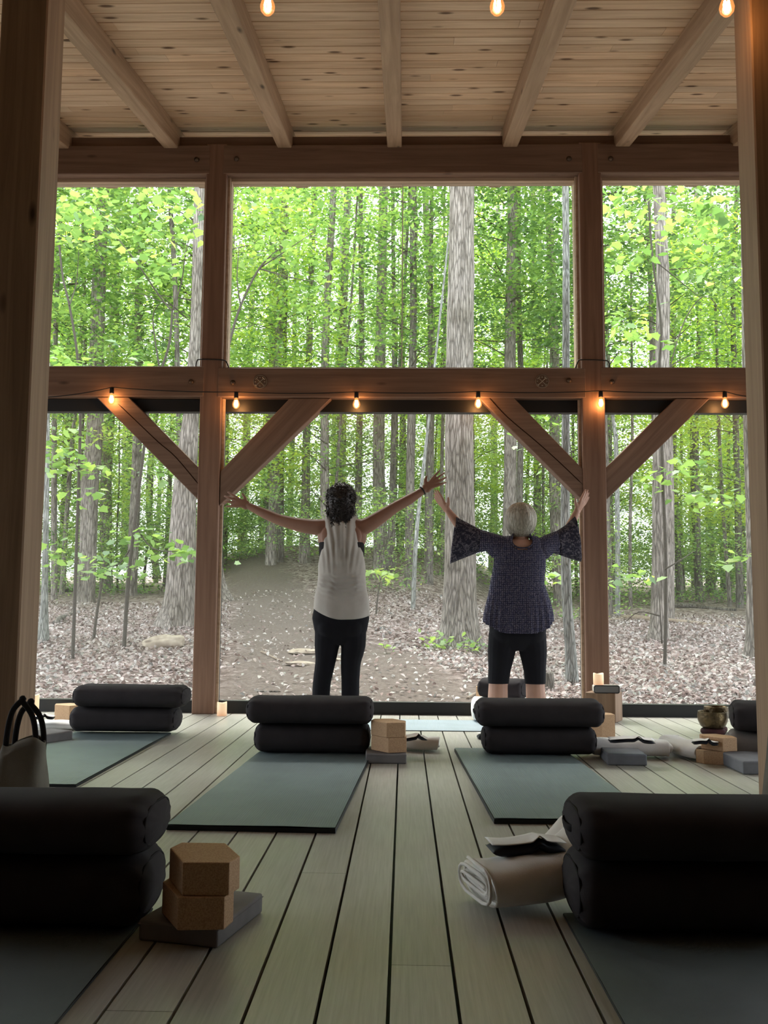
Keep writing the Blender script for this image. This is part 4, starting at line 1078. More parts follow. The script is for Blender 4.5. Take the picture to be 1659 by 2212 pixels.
# leggings
bm = bmesh.new(); loft(bm, [(x, y, z, a+0.006, b+0.006) for x, y, z, a, b in torso[:5]])
legs(bm, wa, LgA, RgA, 0.005)
for px in (712, 760): sphere_bm(bm, wa(px, 1352, -0.045), 0.082, (1.0, 0.9, 1.1))
put(cut_below(remesh(bm, 0.006, 6, 'leggings'), [(Vector((0, 0, 0.075)), Vector((0, 0, 1)))]), 'leggings', M['leggings'], rootA)
# sports bra: band around the chest, seen in the deep armholes
bm = bmesh.new(); loft(bm, [(x, y, z, a+0.007, b+0.007) for x, y, z, a, b in (ring(wa, 737.5, 1222, 45.5, 0.098, 0.01), ring(wa, 738, 1205, 46.5, 0.101, 0.01), ring(wa, 738, 1187, 47.5, 0.103, 0.006), ring(wa, 738, 1172, 47, 0.10, 0.004))])
put(remesh(bm, 0.006, 3, 'bra'), 'sports_bra', M['bra'], rootA)
# tank top: open shell, deep armholes, drop hem lower at the back right
def tank():
    bm = bmesh.new()
    # (py, centre px, half width px, half depth m)
    prof = [(1112, 736, 35, 0.045), (1122, 736, 36, 0.080), (1135, 737, 37.5, 0.104), (1155, 738, 40, 0.118), (1180, 739, 44, 0.124), (1205, 739, 49, 0.124), (1225, 738.5, 51, 0.124), (1250, 738.5, 51, 0.122), (1280, 738.5, 54, 0.124), (1300, 738.5, 58.5, 0.130), (1320, 738.5, 60, 0.136), (1338, 738.5, 61, 0.138)]
    pys = np.linspace(1112, 1338, 60); n = 96; rows = []
    for i, py in enumerate(pys):
        cx, hw, hd = (np.interp(py, [p[0] for p in prof], [p[k] for p in prof]) for k in (1, 2, 3))
        row = []
        for j in range(n):
            t = 2*math.pi*j/n; c, s = math.cos(t), math.sin(t)
            back = s < 0
            # hem curve: short at the left side, deep at the back middle and right
            hem = 0
            fr = (py-1112)/226.0
            p2 = py
            side = c
            lift = 24*max(0, -side)**1.5 + 9*max(0, side)**3
            p2 = py - lift*fr**3
            x = math.copysign(abs(c)**0.86, c)*hw; y = math.copysign(abs(s)**0.86, s)*hd
            # folds: vertical drapes on the upper back, horizontal rumples at the waist
            up = smooth(1250, 1180, py) if False else max(0, min(1, (1255-py)/60))
            lo = max(0, 1-abs(py-1268)/38.0)
            f = 0
            if back:
                f += up*0.0065*math.sin(x*0.33 + 0.8*math.sin(py*0.02) + (py-1112)*0.006*x*0.4)*max(0, -s)
                f += up*0.030*max(0, 1-abs(x-4)/16)*min(1, (py-1112)/60.)*0.35
                f += lo*0.011*math.sin(py*0.55 + abs(x-6)*0.12 + math.sin(x*0.2))*(0.4+0.6*max(0, -s))
                f += 0.007*noise.noise(Vector((x*0.07, py*0.035, 1.5)))
                for k_ in range(3):   # cowl folds hanging between the shoulder blades
                    yy_ = 1190+k_*26; f += 0.007*math.exp(-((py-(yy_ - 0.028*(x-2)**2))/5.0)**2)*max(0, 1-abs(x-2)/26)
            p = wa(cx+x, p2, 0); 
            row.append(bm.verts.new((p.x, YA + y - f + 0.002, p.z)))
        rows.append(row)
    for i, (a, b) in enumerate(zip(rows, rows[1:])):
        py = pys[i]
        for j in range(n):
            t = 2*math.pi*(j+0.5)/n; c, s = math.cos(t), math.sin(t)
            # armholes: open at the sides above py 1225, narrowing downwards
            w = 0.80*max(0.0, min(1, (1228-py)/70.0))**0.6
            if py < 1228 and abs(s) < w*(0.60 if s > 0 else 0.50): continue
            # neckline
            if py < 1124 and abs(c) < 0.55 and s < 0 : continue
            if py < 1150 and abs(c) < 0.55 and s > 0 : continue
            bm.faces.new((a[j], a[(j+1) % n], b[(j+1) % n], b[j]))
    # bridge straps over the shoulders
    top = rows[0]
    for j in range(n//2):
        t = 2*math.pi*(j+0.5)/n; c = math.cos(t)
        if 0.57 < abs(c) < 0.90:
            a, b = top[j], top[j+1]; c_, d = top[(n-j-1) % n], top[(n-j) % n]
            try: bm.faces.new((a, b, c_, d))
            except Exception: pass
    bmesh.ops.delete(bm, geom=[v for v in bm.verts if not v.link_faces], context='VERTS')
    bmesh.ops.recalc_face_normals(bm, faces=bm.faces[:])
    bmesh.ops.solidify(bm, geom=bm.faces[:], thickness=0.003)
    return from_bm(bm, 'tank', True)
put(tank(), 'tank_top', M['tank'], rootA)
def curly(root, c, mt):
    """round mass of curls: bumpy volume with spring curls hugging it and loose locks below"""
    c = Vector(c); vols = [((0, -0.03, 0.030), (0.098, 0.108, 0.098)), ((0, -0.062, -0.055), (0.098, 0.070, 0.085)), ((0.0, -0.075, -0.125), (0.062, 0.045, 0.055)), ((0, -0.105, 0.005), (0.058, 0.045, 0.06))]
    bm = bmesh.new()
    for o, r_ in vols: sphere_bm(bm, c+Vector(o), 1.0, r_)
    me = remesh(bm, 0.009, 4, 'hair')
    for v in me.vertices:
        v.co += v.normal*(0.007*noise.noise(v.co*38)+0.004*noise.noise(v.co*80))
    pts0 = [(v.co.copy(), v.normal.copy()) for v in me.vertices]
    h = put(me, 'hair', mt, root)
    bm = bmesh.new(); rr = random.Random(3)
    for i in range(620):
        p, nm = rr.choice(pts0)
        if p.y > c.y+0.045 and p.z < c.z+0.07: continue
        d = Vector((rr.uniform(-.5, .5), rr.uniform(-.3, .3), -1)); d = (d - nm*d.dot(nm)).normalized(); d = (d + Vector((0, 0, -0.25)) + nm*0.12).normalized()
        ln = rr.uniform(0.022, 0.050); ra = rr.uniform(0.004, 0.0075); f0 = rr.uniform(0, 6); tw = rr.choice((-1, 1))*rr.uniform(9, 13)
        ax1 = nm; ax2 = d.cross(nm).normalized(); pts = []
        for k in range(13):
            u = k/12; a = f0+tw*u; pts.append(p + d*ln*u + ax1*ra*math.cos(a) + ax2*ra*math.sin(a))
        tube_bm(bm, pts, [0.0030*(1-0.6*k/12) for k in range(13)], 5)
    for i in range(40):
        p = c + Vector((rr.uniform(-0.062, 0.058), -0.105+rr.uniform(-0.01, 0.02), -0.145+rr.uniform(-0.01, 0.03))); f0 = rr.uniform(0, 6); ln = rr.uniform(0.03, 0.065)*(1-abs(p.x-c.x)*6)+0.012
        pts = [p + Vector((0.006*math.cos(f0+k*0.9), 0.005*math.sin(f0+k*0.9)-0.01*k/11, -ln*k/11)) for k in range(12)]
        tube_bm(bm, pts, [0.0045*(1-0.6*k/11) for k in range(12)], 5)
    cu = put(from_bm(bm, 'curls', True), 'curls', mt, root, None); cu.parent = h; return h
curly(rootA, wa(737, 1084, 0.02), M['hair_dark'])
# bracelet on the right wrist
c = wa(913, 1057, 0.068); d = (wa(918, 1054, 0.07)-wa(900, 1066, 0.06)).normalized(); u = d.cross(Vector((0, 1, 0))).normalized(); v = d.cross(u)
put(tube_me([c + u*0.029*math.cos(2*math.pi*i/20) + v*0.029*math.sin(2*math.pi*i/20) for i in range(21)], 0.0045, 8), 'bracelet', M['blackcord'], rootA)

# ---- woman in the blue blouse
YBW = fl(1115, 1574).y
def wb(px, py, dy=0.0): return at(px, py, YBW) + Vector((0, dy, 0))
LgB = [(1087, 1372, 0.098, 0), (1083, 1410, 0.090, 0), (1079, 1445, 0.073, 0), (1076, 1480, 0.066, -0.004), (1075, 1505, 0.069, -0.012), (1073, 1532, 0.058, -0.008), (1073, 1558, 0.040, 0)]
RgB = [(1148, 1372, 0.098, 0), (1152, 1410, 0.090, 0), (1155, 1445, 0.073, 0), (1156, 1480, 0.066, -0.004), (1157, 1505, 0.068, -0.012), (1158, 1532, 0.058, -0.008), (1158, 1558, 0.040, 0)]
bm = bmesh.new()
tor = [ring(wb, 1118, 1405, 24, 0.07), ring(wb, 1118, 1378, 58, 0.12), ring(wb, 1119, 1345, 62, 0.13), ring(wb, 1120, 1305, 57, 0.125), ring(wb, 1121, 1265, 52, 0.118), ring(wb, 1122, 1225, 50, 0.112), ring(wb, 1123, 1195, 51, 0.108), ring(wb, 1124, 1178, 46, 0.09), ring(wb, 1125, 1166, 26, 0.06)]
loft(bm, tor)
chain(bm, [wb(1125, 1182, 0.0), wb(1125, 1162, 0.01), wb(1125, 1140, 0.02)], [0.062, 0.056, 0.058])
qb = head(bm, wb(1125, 1124, 0.025), tilt=R(12), h=0.22)
LaB = [(1098, 1180, 0.052, 0), (1075, 1178, 0.055, 0), (1042, 1166, 0.046, 0.04), (1012, 1150, 0.038, 0.10), (990, 1126, 0.034, 0.12), (970, 1100, 0.023, 0.13)]
RaB = [(1152, 1180, 0.052, 0), (1172, 1178, 0.055, 0), (1200, 1168, 0.046, 0.04), (1226, 1152, 0.038, 0.10), (1241, 1128, 0.034, 0.12), (1253, 1101, 0.023, 0.13)]
for A_ in (LaB, RaB): chain(bm, [wb(x, y, dy) for x, y, r_, dy in A_], [r_ for x, y, r_, dy in A_], k=5)
hand(bm, wb(968, 1098, 0.13), wb(939, 1057, 0.14), (-0.75, -0.6, -0.25), (0.55, -0.35, 0.6), spread=0.10, curl=0.04, size=0.172)
hand(bm, wb(1254, 1099, 0.13), wb(1282, 1054, 0.14), (0.6, -0.75, -0.25), (-0.6, -0.4, 0.5), spread=0.16, curl=0.05, size=0.172)
legs(bm, wb, LgB, RgB); foot(bm, wb, 1073, 1560, out=-0.03); foot(bm, wb, 1158, 1560, out=0.03)
rootB = people_root((wb(1115, 1574).x, YBW, 0.006), 'person from behind in navy patterned bell-sleeve blouse and black capri leggings, short silver hair')
put(remesh(bm, 0.0045, 5, 'body'), 'body', M['skin_b'], rootB)
for sx in (-1, 1):
    e = lathe_me([(0, -0.011), (0.008, -0.008), (0.011, 0), (0.008, 0.008), (0, 0.011)], 12); e.transform(Matrix.Translation(qb(sx*0.030, 0.078, 0.002))); put(e, 'eye', M['eye'], rootB)
bm = bmesh.new(); loft(bm, [(x, y, z, a+0.004, b+0.006) for x, y, z, a, b in tor[:5]])
legs(bm, wb, LgB, RgB, 0.006)
for px in (1090, 1147): sphere_bm(bm, wb(px, 1365, -0.045), 0.092, (1.0, 0.9, 1.1))
zc1 = wb(1080, 1476).z
put(cut_below(remesh(bm, 0.006, 6, 'capri'), [(Vector((0, 0, zc1)), Vector((0, 0, 1)))]), 'capri_leggings', M['leggings'], rootB)
def blouse():
    bm = bmesh.new(); n = 110
    prof = [(1158, 1125, 34, 0.045), (1164, 1125, 43, 0.085), (1176, 1125, 52, 0.105), (1195, 1124, 56, 0.120), (1215, 1122.5, 55.5, 0.125), (1240, 1120, 56.5, 0.128), (1262, 1117, 58, 0.130), (1290, 1119, 64, 0.140), (1320, 1120, 70, 0.152), (1345, 1120, 73, 0.158), (1370, 1120, 73, 0.160)]
    pys = np.linspace(1158, 1368, 54); rows = []
    for i, py in enumerate(pys):
        cx, hw, hd = (np.interp(py, [p[0] for p in prof], [p[k] for p in prof]) for k in (1, 2, 3)); row = []
        low = max(0, (py-1258)/110.0); 
        for j in range(n):
            t = 2*math.pi*j/n; c, s = math.cos(t), math.sin(t)
            lift = 26*abs(c)**3*((py-1158)/210)**3
            pl = 1 + low*0.040*math.sin(t*26+math.sin(t*5)) + low*0.03*math.sin(t*9+1) + (0.012*math.sin(t*34) if 1200 < py < 1262 else 0)
            p = wb(cx + math.copysign(abs(c)**0.84, c)*hw*pl, py-lift, 0)
            y = math.copysign(abs(s)**0.84, s)*hd*pl
            row.append(bm.verts.new((p.x, YBW+y, p.z)))
        rows.append(row)
    for i, (a, b) in enumerate(zip(rows, rows[1:])):
        py = pys[i]
        for j in range(n):
            t = 2*math.pi*(j+0.5)/n; c, s = math.cos(t), math.sin(t)
            nk = 0.46*math.sqrt(max(0, 1-((py-1155)/32.0)**2)) if py < 1187 else 0
            if s < 0 and abs(c) < nk: continue
            if s > 0 and py < 1180 and abs(c) < 0.45: continue
            bm.faces.new((a[j], a[(j+1) % n], b[(j+1) % n], b[j]))
    top = rows[0]
    for j in range(n//2):
        t = 2*math.pi*(j+0.5)/n
        if abs(math.cos(t)) > 0.46:
            a, b = top[j], top[j+1]; c_, d = top[(n-j-1) % n], top[(n-j) % n]
            if len({a, b, c_, d}) == 4:
                try: bm.faces.new((a, b, c_, d))
                except Exception: pass
    bmesh.ops.delete(bm, geom=[v for v in bm.verts if not v.link_faces], context='VERTS')
    bmesh.ops.recalc_face_normals(bm, faces=bm.faces[:]); bmesh.ops.solidify(bm, geom=bm.faces[:], thickness=0.003)
    return from_bm(bm, 'blouse', True)
bl = put(blouse(), 'blouse', M['blouse'], rootB)
nb = []
for k in range(29):
    u = -1+2*k/28; py = 1155+31*math.sqrt(max(0, 1-u*u)); c = 0.475*u
    hw, hd = np.interp(py, [1158, 1164, 1176, 1195], [34, 43, 52, 56]), np.interp(py, [1158, 1164, 1176, 1195], [0.045, 0.085, 0.105, 0.120])
    s_ = math.sqrt(1-c*c); p = wb(1125+math.copysign(abs(c)**0.84, c)*hw, py, 0); nb.append(Vector((p.x, YBW-s_**0.84*hd-0.002, p.z)))
put(tube_me([p+Vector((0, 0, 0.0018*math.sin(i*2.4))) for i, p in enumerate(catmull(nb, 3))], 0.0058, 7), 'neckband', M['blouse'], rootB).parent = bl
def sleeve(rings, mt, nm, parent):
    """rings: top px, bottom px, depth half, y offset"""
    bm = bmesh.new(); n = 40; K = []
    for i in range(len(rings)-1):
        for s in range(6):
            t = s/6; t = t
            K.append([a+(b-a)*t for a, b in zip(rings[i], rings[i+1])])
    K.append(list(rings[-1])); rows = []
    for i, (x0, y0, x1, y1, hd, dy) in enumerate(K):
        A = wb(x0, y0, dy); B = wb(x1, y1, dy); C = (A+B)/2; U = (A-B)/2; V = Vector((0, 1, 0))*hd
        e = i/(len(K)-1); row = []
        for j in range(n):
            t = 2*math.pi*j/n; k = 1+0.07*e*e*math.sin(t*7+1)
            row.append(bm.verts.new(C + U*math.cos(t)*(1 if abs(math.cos(t)) > .8 else k) + V*math.sin(t)*k))
        rows.append(row)
    for a, b in zip(rows, rows[1:]):
        for j in range(n): bm.faces.new((a[j], a[(j+1) % n], b[(j+1) % n], b[j]))
    bmesh.ops.recalc_face_normals(bm, faces=bm.faces[:]); bmesh.ops.solidify(bm, geom=bm.faces[:], thickness=0.0025)
    me = from_bm(bm, nm, True); o = link(nm, me, mt, parent); me.transform(Matrix.Translation(-Vector(rootB.location))); return o
sleeve([(1104, 1158, 1086, 1216, 0.085, 0), (1088, 1158, 1062, 1203, 0.078, 0.0), (1062, 1150, 1050, 1190, 0.066, 0.02), (1038, 1142, 1034, 1193, 0.07, 0.05)], M['blouse'], 'sleeve', bl)
sleeve([(1038, 1142, 1034, 1193, 0.071, 0.05), (1012, 1127, 1004, 1204, 0.085, 0.085), (987, 1113, 974, 1216, 0.105, 0.11)], M['paisley'], 'bell_cuff', bl)
sleeve([(1146, 1160, 1164, 1218, 0.085, 0), (1164, 1162, 1184, 1206, 0.078, 0.0), (1184, 1153, 1197, 1195, 0.066, 0.02), (1206, 1145, 1211, 1198, 0.07, 0.05)], M['blouse'], 'sleeve', bl)
sleeve([(1206, 1145, 1211, 1198, 0.071, 0.05), (1226, 1132, 1238, 1206, 0.085, 0.085), (1247, 1112, 1261, 1212, 0.105, 0.11)], M['paisley'], 'bell_cuff', bl)
# hair: rounded bob made of strands over a cap
def bob(root, c, mt):
    c = Vector(c); bm = bmesh.new(); nu, nv = 72, 30; rows = []
    for i in range(nv+1):
        v = i/nv; ph = math.pi/2 - v*2.72
        row = []
        for j in range(nu):
            th = 2*math.pi*j/nu; cc, ss = math.cos(th), math.sin(th)
            r_ = math.cos(ph) if ph > -0.2 else math.cos(ph)*1.0
            st = 1 + 0.018*math.sin(th*23+math.sin(th*4)*2) * min(1, v*3) + 0.012*math.sin(th*41)
            if ss > 0.3 and v > 0.45: st *= 0.86
            row.append(bm.verts.new(c + Vector((cc*r_*0.108*st, -0.012 + ss*r_*0.118*st, 0.018 + math.sin(ph)*(0.112 if ph > 0 else 0.150)))))
        rows.append(row)
    for i, (a, b) in enumerate(zip(rows, rows[1:])):
        for j in range(nu):
            th = 2*math.pi*(j+.5)/nu
            if math.sin(th) > 0.30 and i > 9: continue
            bm.faces.new((a[j], a[(j+1) % nu], b[(j+1) % nu], b[j]))
    rr = random.Random(9)
    bmesh.ops.remove_doubles(bm, verts=bm.verts[:], dist=0.0005)
    h = link('hair', from_bm(bm, 'hair', True), mt, root); h.data.transform(Matrix.Translation(-Vector(root.location)))
    bm = bmesh.new()
    for i in range(240):
        th = rr.uniform(math.pi*0.92, math.pi*2.08); pts = []; v0 = rr.uniform(0.02, 0.5); v1 = rr.uniform(0.75, 1.03); dr = rr.uniform(-0.25, 0.25)
        for k in range(12):
            v = v0+(v1-v0)*k/11; ph = math.pi/2 - v*2.72; t2 = th+dr*(k/11)
            r_ = math.cos(ph)*1.012
            pts.append(c + Vector((math.cos(t2)*r_*0.109, -0.012+math.sin(t2)*r_*0.119, 0.018+math.sin(ph)*(0.113 if ph > 0 else 0.151))))
        tube_bm(bm, pts, [0.0034*math.sin(math.pi*(0.1+0.85*k/11)) for k in range(12)], 4)
    s = link('hair_strands', from_bm(bm, 'st', True), mt, h); s.data.transform(Matrix.Translation(-Vector(root.location)))
bob(rootB, wb(1125, 1125, 0.02), M['hair_silver'])
# ================================================================== THE WOODS
# ground: grid mesh with the path as a real colour of the soil
def path_c(Y):
    ys = [7.5, 9.3, 12.5, 19, 28, 40]; xs_ = [-0.3, -0.45, -1.15, -2.6, -4.6, -7.5]; hw = [1.5, 1.5, 1.15, 0.9, 1.0, 1.0]
    return np.interp(Y, ys, xs_), np.interp(Y, ys, hw)
V = []; F = []; T = []
ys = list(np.concatenate([np.linspace(-40, 6.5, 12), np.linspace(7.0, 14, 90), np.linspace(14.1, 30, 90), np.linspace(30.5, 80, 40)])); nx = 150
for Y in ys:
    for i in range(nx+1):
        X = (i/nx*2-1)*(7+Y*0.85 if Y > 6.9 else 60)
        V.append((X, Y, ground(X, Y)))
        c, h = path_c(Y); d = abs(X-c+0.35*noise.noise(Vector((X, Y*0.7, 2))))/h; T.append(1-smooth(0.75, 1.25, d))
for j in range(len(ys)-1):
    for i in range(nx):
        a = j*(nx+1)+i; F.append((a, a+1, a+nx+2, a+nx+1))
me = bpy.data.meshes.new('ground'); me.from_pydata(V, [], F)
at_ = me.attributes.new('path', 'FLOAT', 'POINT'); at_.data.foreach_set('value', T)
def ground_mat():
    mt = mat('forest_floor', (0.4, 0.33, 0.28), 0.95, 0.1); v = coords(mt)
    vo = N(mt, 'ShaderNodeTexVoronoi'); vo.inputs['Scale'].default_value = 13; L(mt, v, vo.inputs['Vector'])
    vs = N(mt, 'ShaderNodeSeparateColor'); L(mt, vo.outputs['Color'], vs.inputs[0])
    n1 = noise_n(mt, v, 22, 5, 0.7); n2 = noise_n(mt, v, 1.2, 4)
    r1 = ramp(mt, vs.outputs[0], [(0.0, (0.10, 0.07, 0.06)), (0.45, (0.26, 0.20, 0.18)), (0.8, (0.48, 0.40, 0.38)), (1, (0.66, 0.58, 0.56))])
    r1b = ramp(mt, n1, [(0.35, (0.4, 0.36, 0.34)), (0.6, (1, 1, 1))])
    lit = mixc(mt, 1.0, r1.outputs[0], r1b.outputs[0], 'MULTIPLY')
    r2 = ramp(mt, n1, [(0.3, (0.10, 0.08, 0.068)), (0.7, (0.225, 0.188, 0.163))])
    pa = N(mt, 'ShaderNodeAttribute', attribute_name='path')
    c = mixc(mt, pa.outputs['Fac'], lit, r2.outputs[0])
    L(mt, c, P_(mt).inputs['Base Color']); bump(mt, n1, 0.7, 0.03); return mt
g = link('floor_outside', me, ground_mat(), shade=True); g.name = 'ground'; tag(g, kind='structure')

# leaf meshes
DIAM = [(0, 0), (0.42, 0.30), (1.0, 0.0), (0.42, -0.30)]
MAPLE = [(0, 0), (0.02, 0.22), (0.02, 0.38), (0.24, 0.36), (0.42, 0.50), (0.56, 0.34), (0.72, 0.22), (1.0, 0.0), (0.72, -0.22), (0.56, -0.34), (0.42, -0.50), (0.24, -0.36), (0.02, -0.38), (0.02, -0.22)]
OVAL = [(0, 0), (0.22, 0.22), (0.55, 0.30), (0.85, 0.14), (1.0, 0.0), (0.85, -0.14), (0.55, -0.30), (0.22, -0.22)]
def leaves_mesh(cent, size, shape=DIAM, tilt=0.45, seed=0, tone=None, droop=0.0, name='leaves', fold=0.08):
    """cent: (n,3) positions; size: (n,) or float; returns a mesh with a tone attribute"""
    rs = np.random.RandomState(seed); n = len(cent); cent = np.asarray(cent, float)
    sz = np.broadcast_to(np.asarray(size, float), (n,))*rs.uniform(0.7, 1.25, n)
    az = rs.uniform(0, 2*np.pi, n); tl = rs.normal(0, tilt, n); t2 = rs.normal(droop, tilt, n)
    ex = np.stack([np.cos(az)*np.cos(t2), np.sin(az)*np.cos(t2), -np.sin(t2)], 1)
    side = np.stack([-np.sin(az), np.cos(az), np.zeros(n)], 1)
    up = np.cross(ex, side); ey = side*np.cos(tl)[:, None] + up*np.sin(tl)[:, None]; nz = np.cross(ex, ey)
    sh = np.array(shape); k = len(sh)
    Vv = cent[:, None, :] + sz[:, None, None]*(ex[:, None, :]*sh[None, :, 0, None] + ey[:, None, :]*sh[None, :, 1, None] + nz[:, None, :]*(np.abs(sh[None, :, 1, None])*fold*2))
    Vv = Vv.reshape(-1, 3); me = bpy.data.meshes.new(name)
    me.vertices.add(len(Vv)); me.vertices.foreach_set('co', Vv.ravel().astype(np.float32))
    if shape is DIAM:
        base = np.arange(n)*4
        idx = np.stack([base, base+1, base+2, base, base+2, base+3], 1).ravel(); cnt = 3; nf = 2*n
    else:
        idx = np.arange(n*k); cnt = k; nf = n
    me.loops.add(len(idx)); me.loops.foreach_set('vertex_index', idx.astype(np.int32))
    me.polygons.add(nf); me.polygons.foreach_set('loop_start', (np.arange(nf)*cnt).astype(np.int32)); me.polygons.foreach_set('loop_total', np.full(nf, cnt, np.int32))
    me.update(calc_edges=True)
    tn = rs.uniform(0, 1, n) if tone is None else np.clip(tone + rs.normal(0, 0.18, n), 0, 1)
    a = me.attributes.new('tone', 'FLOAT', 'POINT'); a.data.foreach_set('value', np.repeat(tn, k).astype(np.float32)); return me
# litter
rs = np.random.RandomState(5); pts = []
while len(pts) < 60000:
    Y = 7.75 + 13*rs.rand()**1.6; X = (rs.rand()*2-1)*(1.2+Y*0.44)
    c, h = path_c(Y)
    if abs(X-c) < h*1.0 and rs.rand() < 0.88: continue
    if X < -1.5 and Y < 10.6 and rs.rand() < 0.55: continue
    pts.append((X, Y, ground(X, Y)+0.012+rs.rand()*0.02))
pts = np.array(pts)
o = link('leaf_litter', leaves_mesh(pts, 0.060, OVAL, 0.45, 3, fold=0.35, tone=rs.rand(len(pts))**1.25), M['litter']); tag(o, 'pale fallen leaves covering the forest floor', 'leaf litter', kind='stuff')

# ------------------------------------------------------------- trunks
def trunk_me(pts, flare=0.0, seed=0, n=18, rough=0.03):
    """pts: list of (Vector relative to the base, radius)"""
    P3 = catmull([p for p, r_ in pts], 6); rr = np.interp(np.linspace(0, len(pts)-1, len(P3)), range(len(pts)), [r_ for p, r_ in pts])
    bm = bmesh.new(); rows = []
    for i, p in enumerate(P3):
        row = []; h = p.z - P3[0].z
        for j in range(n):
            a = 2*math.pi*j/n; r_ = rr[i]
            fl_ = flare*math.exp(-max(h, 0)/(0.55*rr[0]+0.12))*(0.6+0.4*math.sin(a*5+seed))
            rg = 1 + rough*noise.noise(Vector((math.cos(a)*2+seed, math.sin(a)*2, h*1.5)))*2 + fl_
            row.append(bm.verts.new((p.x+math.cos(a)*r_*rg, p.y+math.sin(a)*r_*rg, p.z)))
        rows.append(row)
    for a, b in zip(rows, rows[1:]):
        for j in range(n): bm.faces.new((a[j], a[(j+1) % n], b[(j+1) % n], b[j]))
    return from_bm(bm, 'trunk', True)
def spray_pts(rs, c, rad, n, flat=0.18):
    a = rs.uniform(0, 2*np.pi, n); r_ = rad*np.sqrt(rs.rand(n)); return np.stack([c[0]+r_*np.cos(a), c[1]+r_*np.sin(a), c[2]+rs.normal(0, flat*rad, n)], 1)
def crown_me(seed, z0, z1, rad, nsp, nl, size, top=0.7, spr=(0.35, 0.8), tone=0.5, shape=DIAM, tilt=0.4):
    rs = np.random.RandomState(seed); out = []; tn = []
    for i in range(nsp):
        z = z0+(z1-z0)*rs.rand(); u = (z-z0)/(z1-z0); R_ = rad*(0.45+0.75*math.sin(math.pi*min(1, 0.15+u*0.8)))
        a = rs.uniform(0, 2*np.pi); r_ = R_*rs.rand()**0.6; c = (r_*math.cos(a), r_*math.sin(a), z - 0.12*r_)
        k = int(nl*rs.uniform(0.5, 1.5)); out.append(spray_pts(rs, c, rs.uniform(*spr), k)); tn += [tone+rs.normal(0, 0.16)]*k
    return leaves_mesh(np.concatenate(out), size, shape, tilt, seed, np.array(tn))
def branches_me(seed, z0, z1, rad, nb, r0=0.02, stem=None):
    rr = random.Random(seed); bm = bmesh.new()
    for i in range(nb):
        z = rr.uniform(z0, z1); a = rr.uniform(0, 6.28); ln = rad*rr.uniform(0.5, 1.0); rise = rr.uniform(0.1, 0.7)
        pts = [Vector((0, 0, z)) + Vector((math.cos(a+0.2*math.sin(t*3)), math.sin(a+0.2*math.sin(t*3)), rise*(1-t*0.4)))*ln*t for t in (0, 0.3, 0.65, 1)]
        tube_bm(bm, pts, [r0, r0*0.7, r0*0.45, r0*0.15], 5, False)
    return from_bm(bm, 'branches', True)

def px_trunk(name, base, pts, mt, label, flare=0.5, cat='tree', top=15.0, seed=1, wpx=None, n=18, group=None, Yfix=None):
    """base pixel gives the distance; pts = (px, py, width px) from the base upwards"""
    b = gat(*base)
    if Yfix:
        b = at(base[0], base[1], Yfix); b.z = ground(b.x, b.y)
    Y = b.y; L_ = []
    w0 = pts[0][2]*Y/FPX/2
    L_.append((Vector((0, 0, -0.25)), w0*1.02)); L_.append((Vector((0, 0, 0.0)), w0))
    for x, y, wd in pts[1:]:
        p = at(x, y, Y) - b; L_.append((Vector((p.x, 0, p.z)), wd*Y/FPX/2))
    d = (L_[-1][0]-L_[-2][0]); 
    if L_[-1][0].z < top-b.z and d.z > 0.1:
        k = (top-b.z-L_[-1][0].z)/d.z; L_.append((L_[-1][0]+d*k, L_[-1][1]*0.75))
    root = empty(name, b, 0, label, cat, group)
    link('trunk', trunk_me(L_, flare, seed, n), mt, root)
    return root, b
bk, bd, bp_ = M['bark'], M['bark_dark'], M['bark_pale']
T = {}
T[12] = px_trunk('oak_tree', (990, 1398), [(990, 1398, 96), (992, 1352, 80), (994, 1290, 70), (994, 1150, 66), (992, 980, 62), (992, 850, 62), (996, 600, 58), (998, 420, 55)], bk, 'thick straight grey oak trunk between the two women, rising through both windows', 0.55, seed=3, n=30)
T[1] = px_trunk('oak_tree', (378, 1356), [(378, 1356, 78), (388, 1300, 66), (393, 1200, 60), (398, 1080, 52), (405, 980, 45), (414, 880, 34), (424, 700, 26), (430, 450, 24)], bk, 'large leaning grey oak trunk beside the left wall post, pale rock at its foot', 0.75, seed=4, n=30)
T[2] = px_trunk('maple_tree', (184, 1300), [(184, 1300, 40), (190, 1200, 36), (194, 1050, 38), (205, 930, 36), (208, 800, 33), (214, 600, 30), (222, 430, 28)], bk, 'grey trunk in the left windows behind the two slim saplings', 0.4, seed=5, n=24)
T[3] = px_trunk('maple_tree', (277, 1212), [(277, 1212, 34), (277, 1100, 30), (278, 950, 26), (287, 780, 24), (295, 600, 20), (297, 430, 20)], bd, 'dark trunk in the middle of the left windows', 0.3, seed=6)
T[7] = px_trunk('beech_tree', (92, 1388), [(92, 1388, 26), (96, 1300, 15), (99, 1150, 12), (102, 950, 11), (104, 600, 10)], bp_, 'pale slim trunk at the left edge of the left window, next to the near post', 0.9, seed=7)
T[10] = px_trunk('maple_tree', (657, 1216), [(657, 1216, 26), (660, 1100, 20), (662, 950, 17), (667, 780, 15), (672, 600, 13), (680, 430, 12)], bk, 'grey trunk standing at the top of the path, left of the curly dark hair', 0.3, seed=8)
T[14] = px_trunk('maple_tree', (606, 1214), [(606, 1214, 15), (608, 1000, 12), (613, 850, 10), (618, 600, 8)], bd, 'slim dark trunk at the top of the path, left of the grey one', 0.3, seed=9)
T[11] = px_trunk('maple_tree', (824, 1232), [(824, 1232, 36), (822, 1150, 30), (818, 1000, 26), (820, 850, 25), (824, 650, 22), (828, 430, 20)], bk, 'grey trunk right of the curly dark hair, behind the outstretched right arm', 0.35, seed=10)
